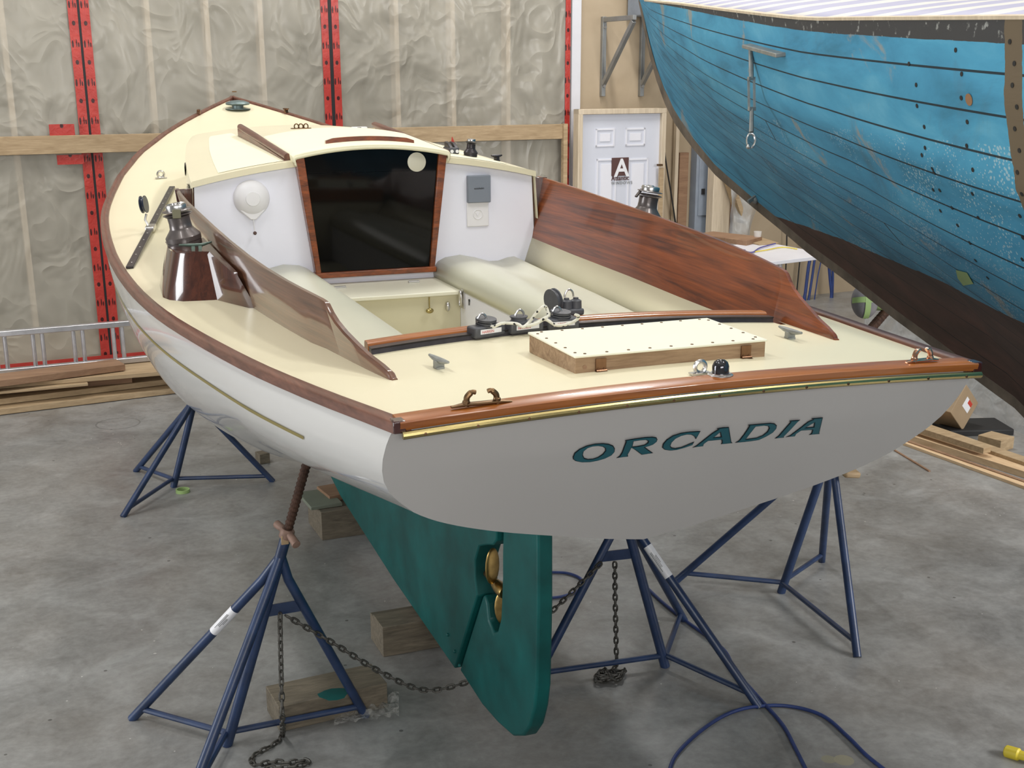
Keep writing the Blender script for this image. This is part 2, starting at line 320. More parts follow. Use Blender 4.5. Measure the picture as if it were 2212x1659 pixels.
# ------------------------------------------------------------------ mesh builder
ORG = {}
class MB:
    def __init__(s): s.v = []; s.f = []; s.uv = None
    def add(s, vs, fs):
        k = len(s.v); s.v += [Vector(p) for p in vs]; s.f += [tuple(i + k for i in f) for f in fs]; return s
    def box(s, c, d, R=None):
        c = Vector(c); R = R or Matrix.Identity(3)
        vs = [c + R @ Vector((x * d[0] / 2, y * d[1] / 2, z * d[2] / 2)) for x in (-1, 1) for y in (-1, 1) for z in (-1, 1)]
        return s.add(vs, [(0, 1, 3, 2), (4, 6, 7, 5), (0, 4, 5, 1), (2, 3, 7, 6), (0, 2, 6, 4), (1, 5, 7, 3)])
    def bar(s, a, b, w, h, up=(0, 0, 1)):
        a = Vector(a); b = Vector(b); y = (b - a).normalized(); x = y.cross(Vector(up)).normalized(); z = x.cross(y)
        R = Matrix((x, y, z)).transposed(); return s.box((a + b) / 2, (w, (b - a).length, h), R)
    def prism(s, poly, vec):
        n = len(poly); vec = Vector(vec); a = [Vector(p) for p in poly]
        return s.add(a + [p + vec for p in a], [tuple(range(n))[::-1], tuple(range(n, 2 * n))] + [(i, (i + 1) % n, n + (i + 1) % n, n + i) for i in range(n)])
    def tube(s, path, r, n=10, closed=False, caps=True, flat=1.0, up=None):
        P = [Vector(p) for p in path]; m = len(P); k = len(s.v)
        rr = r if isinstance(r, (list, tuple)) else [r] * m
        prev = None
        for i in range(m):
            if closed: tg = P[(i + 1) % m] - P[i - 1]
            else: tg = P[min(i + 1, m - 1)] - P[max(i - 1, 0)]
            tg.normalize()
            if prev is None:
                ref = Vector(up) if up else (Vector((0, 0, 1)) if abs(tg.z) < .9 else Vector((1, 0, 0)))
                x = tg.cross(ref).normalized()
            else: x = (prev - tg * prev.dot(tg)).normalized()
            prev = x; y = tg.cross(x)
            for j in range(n):
                a = 2 * PI * j / n; s.v.append(P[i] + x * rr[i] * math.cos(a) + y * rr[i] * flat * math.sin(a))
        for i in range(m if closed else m - 1):
            for j in range(n):
                a = k + i * n + j; b2 = k + i * n + (j + 1) % n; c = k + ((i + 1) % m) * n + (j + 1) % n; d = k + ((i + 1) % m) * n + j
                s.f.append((a, b2, c, d))
        if caps and not closed:
            s.f.append(tuple(k + j for j in range(n))[::-1]); s.f.append(tuple(k + (m - 1) * n + j for j in range(n)))
        return s
    def lathe(s, prof, o, axis=(0, 0, 1), n=24, ph=0):
        o = Vector(o); z = Vector(axis).normalized(); x = z.orthogonal().normalized(); y = z.cross(x); k = len(s.v); m = len(prof)
        for r, h in prof:
            for j in range(n):
                a = 2 * PI * j / n + ph; s.v.append(o + z * h + (x * math.cos(a) + y * math.sin(a)) * max(r, 1e-5))
        for i in range(m - 1):
            for j in range(n): s.f.append((k + i * n + j, k + i * n + (j + 1) % n, k + (i + 1) * n + (j + 1) % n, k + (i + 1) * n + j))
        s.f.append(tuple(k + j for j in range(n))[::-1]); s.f.append(tuple(k + (m - 1) * n + j for j in range(n)))
        return s
    def grid(s, rows, closed=False):
        k = len(s.v); n = len(rows[0]); m = len(rows)
        for r in rows: s.v += [Vector(p) for p in r]
        for i in range(m - 1):
            for j in range(n if closed else n - 1):
                s.f.append((k + i * n + j, k + i * n + (j + 1) % n, k + (i + 1) * n + (j + 1) % n, k + (i + 1) * n + j))
        return s
    def ball(s, c, r, n=14, m=8, R=None):
        c = Vector(c); r = (r, r, r) if not isinstance(r, (tuple, list)) else r; R = R or Matrix.Identity(3)
        rows = [[c + R @ Vector((r[0] * math.sin(a) * math.cos(b), r[1] * math.sin(a) * math.sin(b), r[2] * math.cos(a))) for b in [2 * PI * j / n for j in range(n)]] for a in [PI * (i + .02) / (m + .04) for i in range(m + 1)]]
        s.grid(rows, True); k = len(s.v) - n * (m + 1); s.f.append(tuple(k + j for j in range(n))); s.f.append(tuple(k + n * m + j for j in range(n))[::-1]); return s
    def build(s, name, mat, parent=None, smooth=35, bev=0, label=None, solid=0, fixn=True):
        lo = Vector([min(p[i] for p in s.v) for i in range(3)]); hi = Vector([max(p[i] for p in s.v) for i in range(3)])
        o0 = Vector(((lo.x + hi.x) / 2, (lo.y + hi.y) / 2, lo.z))
        me = bpy.data.meshes.new(name); me.from_pydata([p - o0 for p in s.v], [], s.f); me.validate(clean_customdata=False)
        if fixn:
            bm = bmesh.new(); bm.from_mesh(me); bmesh.ops.recalc_face_normals(bm, faces=bm.faces); bm.to_mesh(me); bm.free()
        if s.uv:
            L = me.uv_layers.new(name='UVMap')
            for lp in me.loops: L.data[lp.index].uv = s.uv[lp.vertex_index]
        if smooth: me.shade_smooth(); me.set_sharp_from_angle(angle=math.radians(smooth))
        me.materials.append(mat if not isinstance(mat, str) else M[mat])
        o = bpy.data.objects.new(name, me); C.objects.link(o)
        po = ORG[parent.name] if parent else Vector((0, 0, 0))
        o.location = o0 - po; o.parent = parent; ORG[o.name] = o0
        if bev:
            md = o.modifiers.new('bevel', 'BEVEL'); md.width = bev; md.segments = 2; md.limit_method = 'ANGLE'; md.angle_limit = math.radians(40)
        if solid:
            md = o.modifiers.new('solid', 'SOLIDIFY'); md.thickness = solid; md.offset = 0
        if label: o['label'] = label
        return o
def thing(name, label, cat, loc, group=None):
    o = bpy.data.objects.new(name, None); C.objects.link(o); o.location = loc; o.empty_display_size = .1
    ORG[o.name] = Vector(loc); tag(o, label, cat, group); return o
def tag(o, label, cat, group=None, kind=None):
    if label: o['label'] = label
    if cat: o['category'] = cat
    if group: o['group'] = group
    if kind: o['kind'] = kind
    return o
def struct(o): o['kind'] = 'structure'; return o
def spline(P, n=8, closed=False):
    P = [Vector(p) for p in P]; out = []; m = len(P)
    for i in range(m if closed else m - 1):
        if closed: a, b, c, d = P[i - 1], P[i], P[(i + 1) % m], P[(i + 2) % m]
        else: a, b, c, d = P[max(i - 1, 0)], P[i], P[i + 1], P[min(i + 2, m - 1)]
        for k in range(n):
            t = k / n; out.append(.5 * ((2 * b) + (c - a) * t + (2 * a - 5 * b + 4 * c - d) * t * t + (3 * b - a - 3 * c + d) * t ** 3))
    if not closed: out.append(P[-1])
    return out
def frame(x, y, z): return Matrix((Vector(x), Vector(y), Vector(z))).transposed()

# ------------------------------------------------------------------ the room
WA = math.radians(4.5); WX = Vector((math.cos(WA), math.sin(WA), 0)); WN = Vector((-math.sin(WA), math.cos(WA), 0)); WP = Vector((-1, 8.88, 0))
def onw(px, py, off=0): return on(px, py, WN, WP - WN * off)            # off: metres in front of the wall
def wuz(P): d = Vector(P) - WP; return d.dot(WX), P.z
def wp(u_, z, off=0): return WP + WX * u_ - WN * off + Vector((0, 0, z))
def wbox(u0, u1, z0, z1, o0, o1): # box in wall coordinates
    return MB().box(wp((u0 + u1) / 2, (z0 + z1) / 2, (o0 + o1) / 2), (u1 - u0, o1 - o0, z1 - z0), frame(WX, WN, (0, 0, 1)))
struct(MB().grid([[(-9, -7, 0), (13, -7, 0)], [(-9, 13, 0), (13, 13, 0)]]).build('floor', 'floor', fixn=False))
struct(MB().grid([[(-9, -7, 8.2), (-9, 13, 8.2)], [(13, -7, 8.2), (13, 13, 8.2)]]).build('ceiling', flat('ceiling_white', (.72, .71, .68), .8, var=.03), fixn=False))
uc = wuz(onw(1232, 200))[0]; ut = wuz(onw(1252, 200))[0]
struct(wbox(-7, uc, 0, 8.2, -.25, -.14).build('wall_back', 'insul'))
struct(wbox(ut, 11, 0, 8.2, -.15, 0).build('wall_right', 'wallb'))
struct(wbox(uc, ut, 0, 8.2, -.15, .02).build('trim_1', flat('trim_white', (.72, .72, .76), .5, var=.03), bev=.004))
tn = 2
for px in (7, 321, 449, 565, 858, 980, 1100, -120):
    u0 = wuz(onw(px, 60))[0]
    struct(wbox(u0 - .022, u0 + .022, 0, 8.2, -.14, -.02).build('trim_%d' % tn, 'timberv')); tn += 1
struct(wbox(-7, uc, .0, .30, -.14, -.025).build('baseboard_back', 'timber'))
# wrinkled poly sheet over the bays
rnd = random.Random(5)
def sheet(name, u0, u1, z0, z1, off, amp, nu, nz, mat, seed):
    rows = []
    for i in range(nz + 1):
        z = z0 + (z1 - z0) * i / nz; r = []
        for j in range(nu + 1):
            uu = u0 + (u1 - u0) * j / nu
            e = min(1, min(uu - u0, u1 - uu) / .12)
            q = Vector((uu * 1.2 + seed, z * .9 + .55 * uu, seed)); a = mnoise.noise(q) + .55 * abs(mnoise.noise(q * 2.3)) + .3 * mnoise.noise(q * 5)
            r.append(wp(uu, z, off + e * amp * a))
        rows.append(r)
    return MB().grid(rows).build(name, mat, smooth=180, fixn=False)
reds = [wuz(onw(x, 100))[0] for x in (168, 712, 1226)]
edges = [-5.2, reds[0], reds[1], reds[2]]
labs = ['crinkled clear poly sheet on the stud wall, left of the leftmost red tape', 'crinkled clear poly sheet between the leftmost and middle red tapes', 'crinkled clear poly sheet between the middle red tape and the white corner trim']
for i in range(3):
    u0, u1 = edges[i] + .03, edges[i + 1] - .03
    tag(sheet('plastic_sheet', u0, u1, .05, 5.0, .015, .034, 60, 110, 'sheet', 3.1 * i), labs[i], 'plastic sheet', 'poly sheets over the insulation')
# red tapes, pairs with a dark gap
tl = ['leftmost red printed seam tape on the plastic wall', 'red printed seam tape right beside the leftmost one, across the dark gap', 'left strip of the middle pair of red seam tapes above the cabin', 'right strip of the middle pair of red seam tapes above the cabin', 'single red printed tape beside the white corner trim']
k = 0
for px, ww in ((158, .075), (184, .075), (699, .066), (722, .066), (1224, .055)):
    u0 = wuz(onw(px, 50))[0]
    o = wbox(u0 - ww / 2, u0 + ww / 2, .0, 5.0, .03, .034).build('seam_tape', 'tape', smooth=0)
    o.rotation_euler.z = 0
    tag(o, tl[k], 'tape', 'red seam tapes'); k += 1
for px in (171, 711.5):
    u0 = wuz(onw(px, 50))[0]; struct(wbox(u0 - .02, u0 + .02, 0, 5, .0285, .0305).build('trim_%d' % tn, 'dark')); tn += 1
# patches of tape by the rail, low strip
for a, b, lab in (((103, 268), (160, 291), 'short red tape patch just above the left wooden rail'), ((120, 334), (180, 353), 'short red tape patch just below the left wooden rail'), ((0, 786), (330, 772), 'thin red tape strip along the foot of the plastic wall')):
    P0 = onw(*a); P1 = onw(*b)
    if a[0] == 0: mb = wbox(-5, wuz(P1)[0] + .8, .02, .07, .055, .06)
    else: mb = wbox(wuz(P0)[0], wuz(P1)[0], P1.z, P0.z, .075, .079)
    tag(mb.build('tape_patch', 'tape', smooth=0), lab, 'tape', 'red tape patches')
# horizontal 2x8 rails
P0, P1 = onw(0, 295, .06), onw(0, 335, .06)
zt, zb = P0.z, P1.z
tag(wbox(-4.2, wuz(onw(690, 300))[0], zb, zt, .075, .113).build('wooden_rail', 'timber', bev=.003), 'knotty wooden board nailed level across the plastic wall at left', 'board', 'level boards on the wall')
zt, zb = onw(1000, 272, .06).z, onw(1000, 305, .06).z
tag(wbox(wuz(onw(735, 300))[0], wuz(onw(1215, 300))[0], zb, zt, .075, .113).build('wooden_rail', 'timber', bev=.003), 'pale board nailed level across the wall above the cabin roof', 'board', 'level boards on the wall')

# ladder lying on its side against the wall
bA = onz(0, 822, .262); bB = onz(270, 787, .262); LO = min((WP - bA).dot(WN), (WP - bB).dot(WN)) - .25 - .03; LZ0, LZ1 = .215, onw(0, 716, LO).z
t = thing('aluminium_ladder', 'bare aluminium ladder on its edge along the foot of the wall', 'ladder', wp(-2.6, 0, LO))
ur = wuz(onw(330, 700, LO))[0]
for z in (LZ0 + .035, LZ1): wbox(-5.5, ur, z - .04, z + .005, LO - .03, LO + .03).build('rail', 'alu', t, bev=.006)
for px in (2, 84, 172, 258, -90, -175, 345):
    a = onw(px - 2, 740, LO)
    for d in (-.035, .035):
        uu = wuz(a)[0] + d; MB().tube([wp(uu, LZ0 + .02, LO), wp(uu, LZ1 - .02, LO)], .017, 10).build('rung', 'alu', t)

# lumber pile at left: boards in courses, each its own thing
def plank_px(name, pts, z, thick, width, mat, lab, cat, grp=None, extend=1.0):
    a = onz(pts[0][0], pts[0][1], z); b = onz(pts[1][0], pts[1][1], z)
    d = (b - a).normalized(); a = a - d * extend; n = Vector((-d.y, d.x, 0))
    c = (a + b) / 2 + n * width / 2 + Vector((0, 0, -thick / 2))
    o = MB().box(c, ((b - a).length, width, thick), frame(d, n, (0, 0, 1))).build(name, mat, bev=.002)
    return tag(o, lab, cat, grp)
G = 'boards in the pile at left'
plank_px('lumber_board', [(0, 884), (420, 833)], .05, .045, .24, 'timber', 'lowest front board of the lumber pile at left, lying on the floor', 'board', G)
plank_px('lumber_board', [(0, 862), (420, 812)], .10, .045, .24, 'timber', 'second board up of the lumber pile at left, set a little back', 'board', G)
plank_px('lumber_board', [(0, 840), (285, 815)], .148, .045, .22, 'cedar', 'dark brown board in the shadow in the middle of the lumber pile', 'board', G)
plank_px('lumber_board', [(0, 846), (190, 828)], .170, .02, .20, 'timber', 'thin pale board ending short near the middle of the lumber pile', 'board', G)
plank_px('lumber_board', [(0, 831), (420, 797)], .205, .032, .52, 'timber', 'long pale upper board of the lumber pile running behind the hull', 'board', G)
plank_px('lumber_board', [(0, 822), (270, 787)], .262, .05, .235, 'cedar', 'topmost reddish brown board of the lumber pile at left', 'board', G)

# things on the tan wall
def wall_bracket(px0, lab):
    a = onw(px0 - 4, 208); u0 = wuz(a)[0]; zb2 = a.z; zt2 = onw(px0, 36).z
    t = thing('shelf_bracket', lab, 'bracket', wp(u0, zb2, 0), 'steel shelf brackets')
    L = .62
    wbox(u0 - .022, u0 + .022, zb2, zt2, 0, .045).build('upright', 'lgrey', t, bev=.003)
    MB().bar(wp(u0, zt2 - .03, .02), wp(u0, zt2 - .03, L), .04, .045).build('arm', 'lgrey', t, bev=.003)
    MB().bar(wp(u0, zb2 + .12, .04), wp(u0, zt2 - .06, L - .02), .04, .045).build('brace', 'lgrey', t, bev=.003)
    for z in (zb2 + .1, zt2 - .1): MB().lathe([(.016, 0), (.016, .02)], wp(u0, z, .045), -WN, 6).build('bolt', 'steel', t)
    return u0, zt2, L
u0, zt2, L = wall_bracket(1303, 'left steel wall bracket above the white door')
u1, _, _ = wall_bracket(1386, 'right steel wall bracket behind the blue boat stem')
t = thing('heater_box', 'grey metal box standing on the wall brackets', 'box', wp((u0 + u1) / 2 + .12, zt2, .3))
wbox(u0 + .25, u1 + .75, zt2, zt2 + .55, .05, .6).build('casing', 'greyp', t, bev=.01)
wbox(u0 + .55, u0 + .68, zt2 + .22, zt2 + .36, .601, .606).build('label_plate', 'wht', t)
m = MB(); q = wp(u1 + .05, zt2 - .02, .66)
m.tube(spline([q + Vector((-.05, 0, -.05)), q + Vector((-.02, 0, .06)), q + Vector((.02, 0, .02)), q + Vector((.02, 0, -.25)), q + Vector((.03, 0, -.62))], 6), .011, 8)
tag(m.build('cord', 'wht'), 'short white cord hanging from the bracket beside the blue stem', 'cord')

# leaning white door with its frame and logo
t = thing('door_unit', 'new white panelled door in a pale wooden frame leaning on the tan wall', 'door', wp(wuz(onw(1340, 400, .3))[0], 0, .3))
P = onw(1244, 236, .22); Q = onw(1434, 233, .22); ua, ub = wuz(P)[0], wuz(Q)[0]; zt3 = P.z
wd = ub - ua
o = .22
wbox(ua, ua + .05, 0, zt3, o - .05, o + .06).build('jamb', 'timberv', t, bev=.004)
wbox(ub - .05, ub, 0, zt3, o - .05, o + .06).build('jamb', 'timberv', t, bev=.004)
wbox(ua, ub, zt3 - .05, zt3, o - .05, o + .061).build('head', 'timberv', t, bev=.004)
pn = wbox(ua + .05, ub - .05, .02, zt3 - .05, o - .02, o + .015).build('door_panel', flat('door_white', (.66, .68, .76), .45, var=.05, vs=1.5), t)
def rel(px, py): u_, z = wuz(onw(px, py, o + .02)); return u_, z
for (x0, y0, x1, y1) in ((1287, 278, 1327, 316), (1352, 277, 1393, 314), (1289, 344, 1327, 560), (1356, 343, 1394, 560)):
    a0, z1 = rel(x0, y0); a1, z0 = rel(x1, y1); m = MB(); e = .016
    for b0, b1, c0, c1 in ((a0, a1, z1 - e, z1), (a0, a1, z0, z0 + e), (a0, a0 + e, z0, z1), (a1 - e, a1, z0, z1)):
        mm = wbox(b0, b1, c0, c1, o + .015, o + .022); m.add(mm.v, mm.f)
    mm = wbox(a0 + .05, a1 - .05, z0 + .05, z1 - .05, o + .015, o + .02); m.add(mm.v, mm.f)
    m.build('moulding', M['whtt'], pn)
def text(s, P, xdir, ydir, h, mat, name, parent, ext=.001, font=None, bold=0, spacing=1):
    cu = bpy.data.curves.new(name, 'FONT'); cu.body = s; cu.size = 1; cu.extrude = ext / h; cu.offset = bold; cu.space_character = spacing
    tmp = bpy.data.objects.new('tmp', cu); C.objects.link(tmp); bpy.context.view_layer.update()
    me = bpy.data.meshes.new_from_object(tmp.evaluated_get(bpy.context.evaluated_depsgraph_get())); bpy.data.objects.remove(tmp)
    X = Vector(xdir).normalized(); Y = Vector(ydir).normalized(); Z = X.cross(Y)
    mb = MB(); mb.add([Vector(P) + X * v.co.x * h + Y * v.co.y * h + Z * v.co.z * h for v in me.vertices], [tuple(p.vertices) for p in me.polygons])
    return mb.build(name, mat, parent, smooth=0)
a0, z1 = rel(1321, 341); a1, z0 = rel(1357, 379)
lg = wbox(a0, a1, z0, z1, o + .022, o + .026).build('door_logo', 'brownp', pn, bev=.015)
text('A', wp(a0 + .035, z0 - .003, o + .0275), WX, (0, 0, 1), (z1 - z0) * 1.36, 'wht', 'letter', lg, bold=.02)
text('Atlantic', wp(a0 - .0, rel(1321, 390)[1], o + .024), WX, (0, 0, 1), .067, 'brownp', 'lettering', pn, bold=.012)
text('WINDOWS', wp(a0 - .0, rel(1321, 399)[1], o + .024), WX, (0, 0, 1), .042, 'galv', 'lettering', pn, spacing=1.25)
tag(wbox(ua - .09, ua - .045, 0, rel(1243, 268)[1], .09, .14).build('lath', 'timber'), 'thin brown lath standing left of the white door', 'board')
a, z1 = rel(1421, 362); tag(wbox(a - .015, a + .03, 0, z1, o + .07, o + .09).build('notched_stick', 'timber'), 'pale notched stick leaning on the white door', 'stick')
wbox(a - .04, a + .01, z1 + .02, z1 + .04, o + .06, o + .1).build('door_handle', 'bronzed', t)
for (x, y, wdt, lab) in ((1468, 250, .04, 'slim pale lath standing right of the white door'), (1481, 330, .11, 'brown board standing against the tan wall left of the grey panel')):
    P = onw(x, y, .1); uu = wuz(P)[0]; tag(wbox(uu - wdt / 2, uu + wdt / 2, 0, P.z, .03, .08).build('standing_board', 'timberv' if wdt < .05 else 'cedar'), lab, 'board')
# electrical panel, post, plastic
a0, z1 = wuz(onw(1500, 290, .05)); a1 = wuz(onw(1543, 300, .05))[0]
t = thing('electrical_panel', 'tall grey electrical panel on the tan wall under the blue stem', 'electrical panel', wp((a0 + a1) / 2, .6, .1))
wbox(a0, a1, .75, z1, 0, .12).build('cabinet', 'greyp', t, bev=.006)
dd = wbox(a0 + .03, a1 - .03, 1.0, z1 - .25, .121, .132).build('door', 'greyp', t, bev=.004)
wbox(a0 + .06, a0 + .10, z1 - .62, z1 - .56, .133, .14).build('latch', 'dark', dd)
m = MB(); q = wp(a0 - .02, z1 + .15, .06); m.tube(spline([q + Vector((-.12, 0, .35)), q + Vector((-.11, 0, .1)), q, q + Vector((.15, 0, -.04))], 6), .02, 8); m.build('conduit', 'greyp', t)
P = onw(1566, 360, .35); a0 = wuz(P)[0]
tag(wbox(a0 - .11, a0 + .11, 0, onw(1560, 330, .35).z + .2, .2, .32).build('timber_post', 'timberv', bev=.004), 'broad pale timber post right of the grey electrical panel', 'post')
tag(wbox(a0 + .13, a0 + .24, 0, onw(1560, 330, .35).z, .1, .2).build('timber_post', 'cedar', bev=.004), 'darker timber post beside the broad pale post', 'post')
m = MB(); A = wp(a0 - .12, onw(1540, 330, .4).z + .02, .4); m.bar(A, wp(a0 + .22, A.z - .75, .4), .05, .12, up=WN); tag(m.build('diagonal_board', 'timber'), 'pale board nailed aslant across the timber post', 'board')
rows = []
for i in range(22):
    f = i / 21; r = []
    for j in range(12):
        g = j / 11; P = wp(a0 - .02 + .42 * g * (1 - .45 * f), A.z - .1 - .25 * g - 1.0 * f, .47 + .05 * math.sin(9 * g + 3 * f) + .03 * mnoise.noise(Vector((g * 5, f * 6, 1)))); r.append(P)
    rows.append(r)
tag(MB().grid(rows).build('plastic_scrap', 'dust', smooth=180, fixn=False), 'scrap of clear plastic draped on the timber post', 'plastic')

# workbench of white board with things on it
TZ = .98
t = thing('work_table', 'white topped work table behind the starboard coaming', 'table', onz(1640, 560, 0) * 1)
c4 = [onz(1480, 508, TZ), onz(1700, 535, TZ), onz(1797, 550, TZ), onz(1640, 572, TZ), onz(1440, 600, TZ)]
def P4(x, y, z): return onz(x, y, z)
cor = [P4(1420, 540, TZ), P4(1650, 522, TZ), P4(1797, 550, TZ), P4(1420, 606, TZ)]
e1 = cor[2]; e0 = cor[1]; e2 = P4(1560, 578, TZ)
d1 = (e0 - e1).normalized(); d2 = (e2 - e1).normalized()
top = [e1, e1 + d1 * (e0 - e1).length, e1 + d1 * (e0 - e1).length + d2 * 1.9, e1 + d2 * 1.9]
ORG[t.name] = t.location.copy()
MB().prism([p + Vector((0, 0, -.03)) for p in top], (0, 0, .03)).build('tabletop', 'whtt', t, bev=.003)
for p in top:
    cc = sum(top, Vector()) / 4; q = p + (cc - p) * .45; MB().tube([(q.x, q.y, 0), (q.x, q.y, TZ - .03)], .02, 8).build('leg', 'alu', t)
def slab(name, pts, z, h, mat, lab, cat):
    P = [onz(x, y, z) for x, y in pts]; return tag(MB().prism(P, (0, 0, h)).build(name, mat, bev=.002), lab, cat)
slab('wooden_board', [(1500, 516), (1612, 531), (1646, 522), (1540, 510)], TZ, .045, 'cedar', 'brown wooden board lying on the white table', 'board')
slab('cutting_scrap', [(1600, 521), (1640, 530), (1682, 527), (1640, 514)], TZ + .001, .012, 'timber', 'pale offcut of plywood under the clear cup', 'board')
P = onz(1636, 519, TZ + .014); t2 = MB().lathe([(.028, 0), (.036, .075), (.038, .08), (.034, .078), (.026, .004)], P, n=20).build('plastic_cup', 'glass'); tag(t2, 'small clear plastic cup on the plywood offcut', 'cup')
m = MB(); m.tube(spline([onz(x, y, TZ + .012) for x, y in ((1605, 542), (1625, 545), (1640, 536), (1660, 530), (1675, 526))], 6), .006, 6)
m.box(onz(1603, 543, TZ + .02), (.05, .03, .03)); tag(m.build('purple_cord', flat('violet_cord', (.10, .09, .30), .5)), 'violet power cord with plug on the white table', 'cord')
m = MB(); m.tube(spline([onz(x, y, TZ + .008) for x, y in ((1612, 546), (1650, 541), (1690, 534), (1722, 538))], 6), .005, 6); tag(m.build('yellow_cord', 'yellow'), 'thin yellow cord lying across the white table', 'cord')
# hoses hanging behind
hs = [([(1752, 535), (1746, 580), (1740, 630), (1738, 650)], 'left thick blue hose hanging beyond the white table', .018),
      ([(1762, 530), (1757, 580), (1748, 640), (1745, 660)], 'second blue hose hanging beside the left thick one', .014),
      ([(1775, 545), (1766, 600), (1757, 660), (1752, 675)], 'thin blue cord hanging between the two blue hoses', .007),
      ([(1790, 550), (1793, 600), (1796, 640), (1788, 670)], 'right thick blue hose hanging below the table corner', .018),
      ([(1798, 556), (1799, 600), (1797, 650), (1793, 672)], 'rightmost blue hose hanging below the table corner', .014)]
for pts, lab, r in hs:
    m = MB(); m.tube(spline([onw(x, y, .25) for x, y in [(pts[0][0], 430)] + pts + [(pts[-1][0] + 4, 720)]], 6), r, 8); tag(m.build('hanging_hose', 'blueh'), lab, 'hose', 'blue hoses hanging on the tan wall')
for pts, lab in (([(1700, 480), (1699, 540), (1697, 590)], 'left dark cable hanging on the tan wall above the table'), ([(1728, 560), (1724, 600), (1720, 640)], 'thin dark cable hanging under the table edge'), ([(1433, 250), (1436, 330), (1450, 420), (1462, 500)], 'dark cable hanging beside the white door')):
    m = MB(); m.tube(spline([onw(x, y, .10) for x, y in pts], 6), .008, 6); tag(m.build('hanging_cable', 'dark'), lab, 'cable', 'dark cables on the tan wall')

# ------------------------------------------------------------------ the white sailboat
HBT = [(-.02, .762), (.15, .797), (.34, .84), (.55, .882), (.77, .925), (1.0, .962), (1.25, 1.0), (1.45, 1.03), (1.71, 1.067), (1.96, 1.095), (2.3, 1.124), (2.7, 1.145), (3.1, 1.155), (3.5, 1.152), (3.8, 1.143), (4.03, 1.131), (4.28, 1.108), (4.64, 1.055), (5.1, .972), (5.656, .82), (6.157, .607), (6.424, .462), (6.69, .29), (6.877, .155), (7.05, .015)]
_hy = [a for a, _ in HBT]; _hv = [b for _, b in HBT]
_gy = np.linspace(-.02, 7.05, 160); _gv = np.interp(_gy, _hy, _hv)
for _ in range(3):
    _k = _gv.copy(); _k[1:-1] = (_gv[:-2] + 2 * _gv[1:-1] + _gv[2:]) / 4; _gv = _k
def hb(y): return float(np.interp(y, _gy, _gv))
def zs(y): return ZB - .0102 - .061 * y + .0124 * y * y + .001 * y ** 3
def dz(x, y): return zs(y) - .012 + .048 * (hb(y) ** 2 - x * x)
def od(px, py, off=0): return onf(px, py, lambda x, y: (dz(x, y) if abs(x) < hb(y) + .3 and y > -.1 else -9) + off)
boat = thing('sailboat', 'white sailboat with cream deck, varnished trim and the name ORCADIA on its transom', 'sailboat', (0, 3.2, .2))
TRP = [(0, 1.0), (.04, 1.007), (.1, 1.013), (.18, 1.015), (.25, 1.01), (.32, .998), (.4, .972), (.47, .934), (.55, .882), (.59, .845), (.63, .8), (.67, .748), (.71, .685), (.75, .615), (.79, .535), (.83, .445), (.87, .35), (.91, .255), (.95, .155), (1, 0)]
def section(ys, N=44):
    D = interp(ys, [0, 1.2, 2.5, 3.8, 5.2, 6.3, 6.8, 7.05], [.47, .568, .80, .71, .676, .587, .355, .06])
    a = ss(0, 2.0, ys); p = 2.225 + (1.841 - 2.225) * ss(3.5, 6.8, ys); k = .67 * (1 - ss(0, 2.2, ys)); zt = zs(ys) - .02; out = []
    for i in range(N + 1):
        g = i / N * PI / 2; fx = max(math.cos(g), 0) ** (2 / p); fz = math.sin(g) ** (2 / p); tz = math.sin(g) ** .9; tx = interp(tz, [q for q, _ in TRP], [q for _, q in TRP])
        X = (1 - a) * tx + a * fx; z = zt - D * ((1 - a) * tz + a * fz); out.append(((hb(ys) - .006) * X, ys - k * (z - zt), z))
    return out
rows = []
STN = [0, .1, .2, .35, .5, .7, .9] + [1.1 + .15 * i for i in range(34)] + [6.3, 6.45, 6.6, 6.72, 6.82, 6.9, 6.98, 7.04]
for y in STN:
    sct = section(y); rows.append([(-x, q, z) for x, q, z in sct] + [(x, q, z) for x, q, z in sct[::-1][1:]])
hull = MB().grid(rows).build('hull', 'hullw', boat, smooth=60, label='glossy white hull')
s0 = section(0); rows = []
mb = MB(); k = 40
for (x, y, z) in s0: rows.append([(x * (-1 + 2 * j / k), y - .001, z + (.028 * (1 - (-1 + 2 * j / k) ** 2) * max(0, 1 - (s0[0][2] - z) / .12))) for j in range(k + 1)])
mb.grid(rows); transom = mb.build('transom', flat('transom_shaded_white', (.49, .475, .465), .22, var=.02, vs=1, coat=.35, coatr=.1), boat, smooth=60, label='flat raked transom carrying the boat name')  # hull white darkened, so the stern's shade sits in the colour
# covestripe along the port and starboard topsides
for s in (-1, 1):
    rows = []
    for y in [.42 + .1 * i for i in range(62)]:
        sct = section(y, 90); zt = sct[0][2]; d0 = .118 + .0 * y; r = []
        for dd in (d0, d0 + .011):
            for i in range(90):
                if zt - sct[i + 1][2] >= dd:
                    f = (dd - (zt - sct[i][2])) / max(1e-6, sct[i][2] - sct[i + 1][2]); P = Vector(sct[i]).lerp(Vector(sct[i + 1]), f); break
            r.append(P + Vector((.0025, 0, 0)))
        rows.append([(s * p.x, p.y, p.z) for p in r])
    MB().grid(rows).build('cove_stripe', 'gold', boat, smooth=60, label='thin gold stripe below the rail')

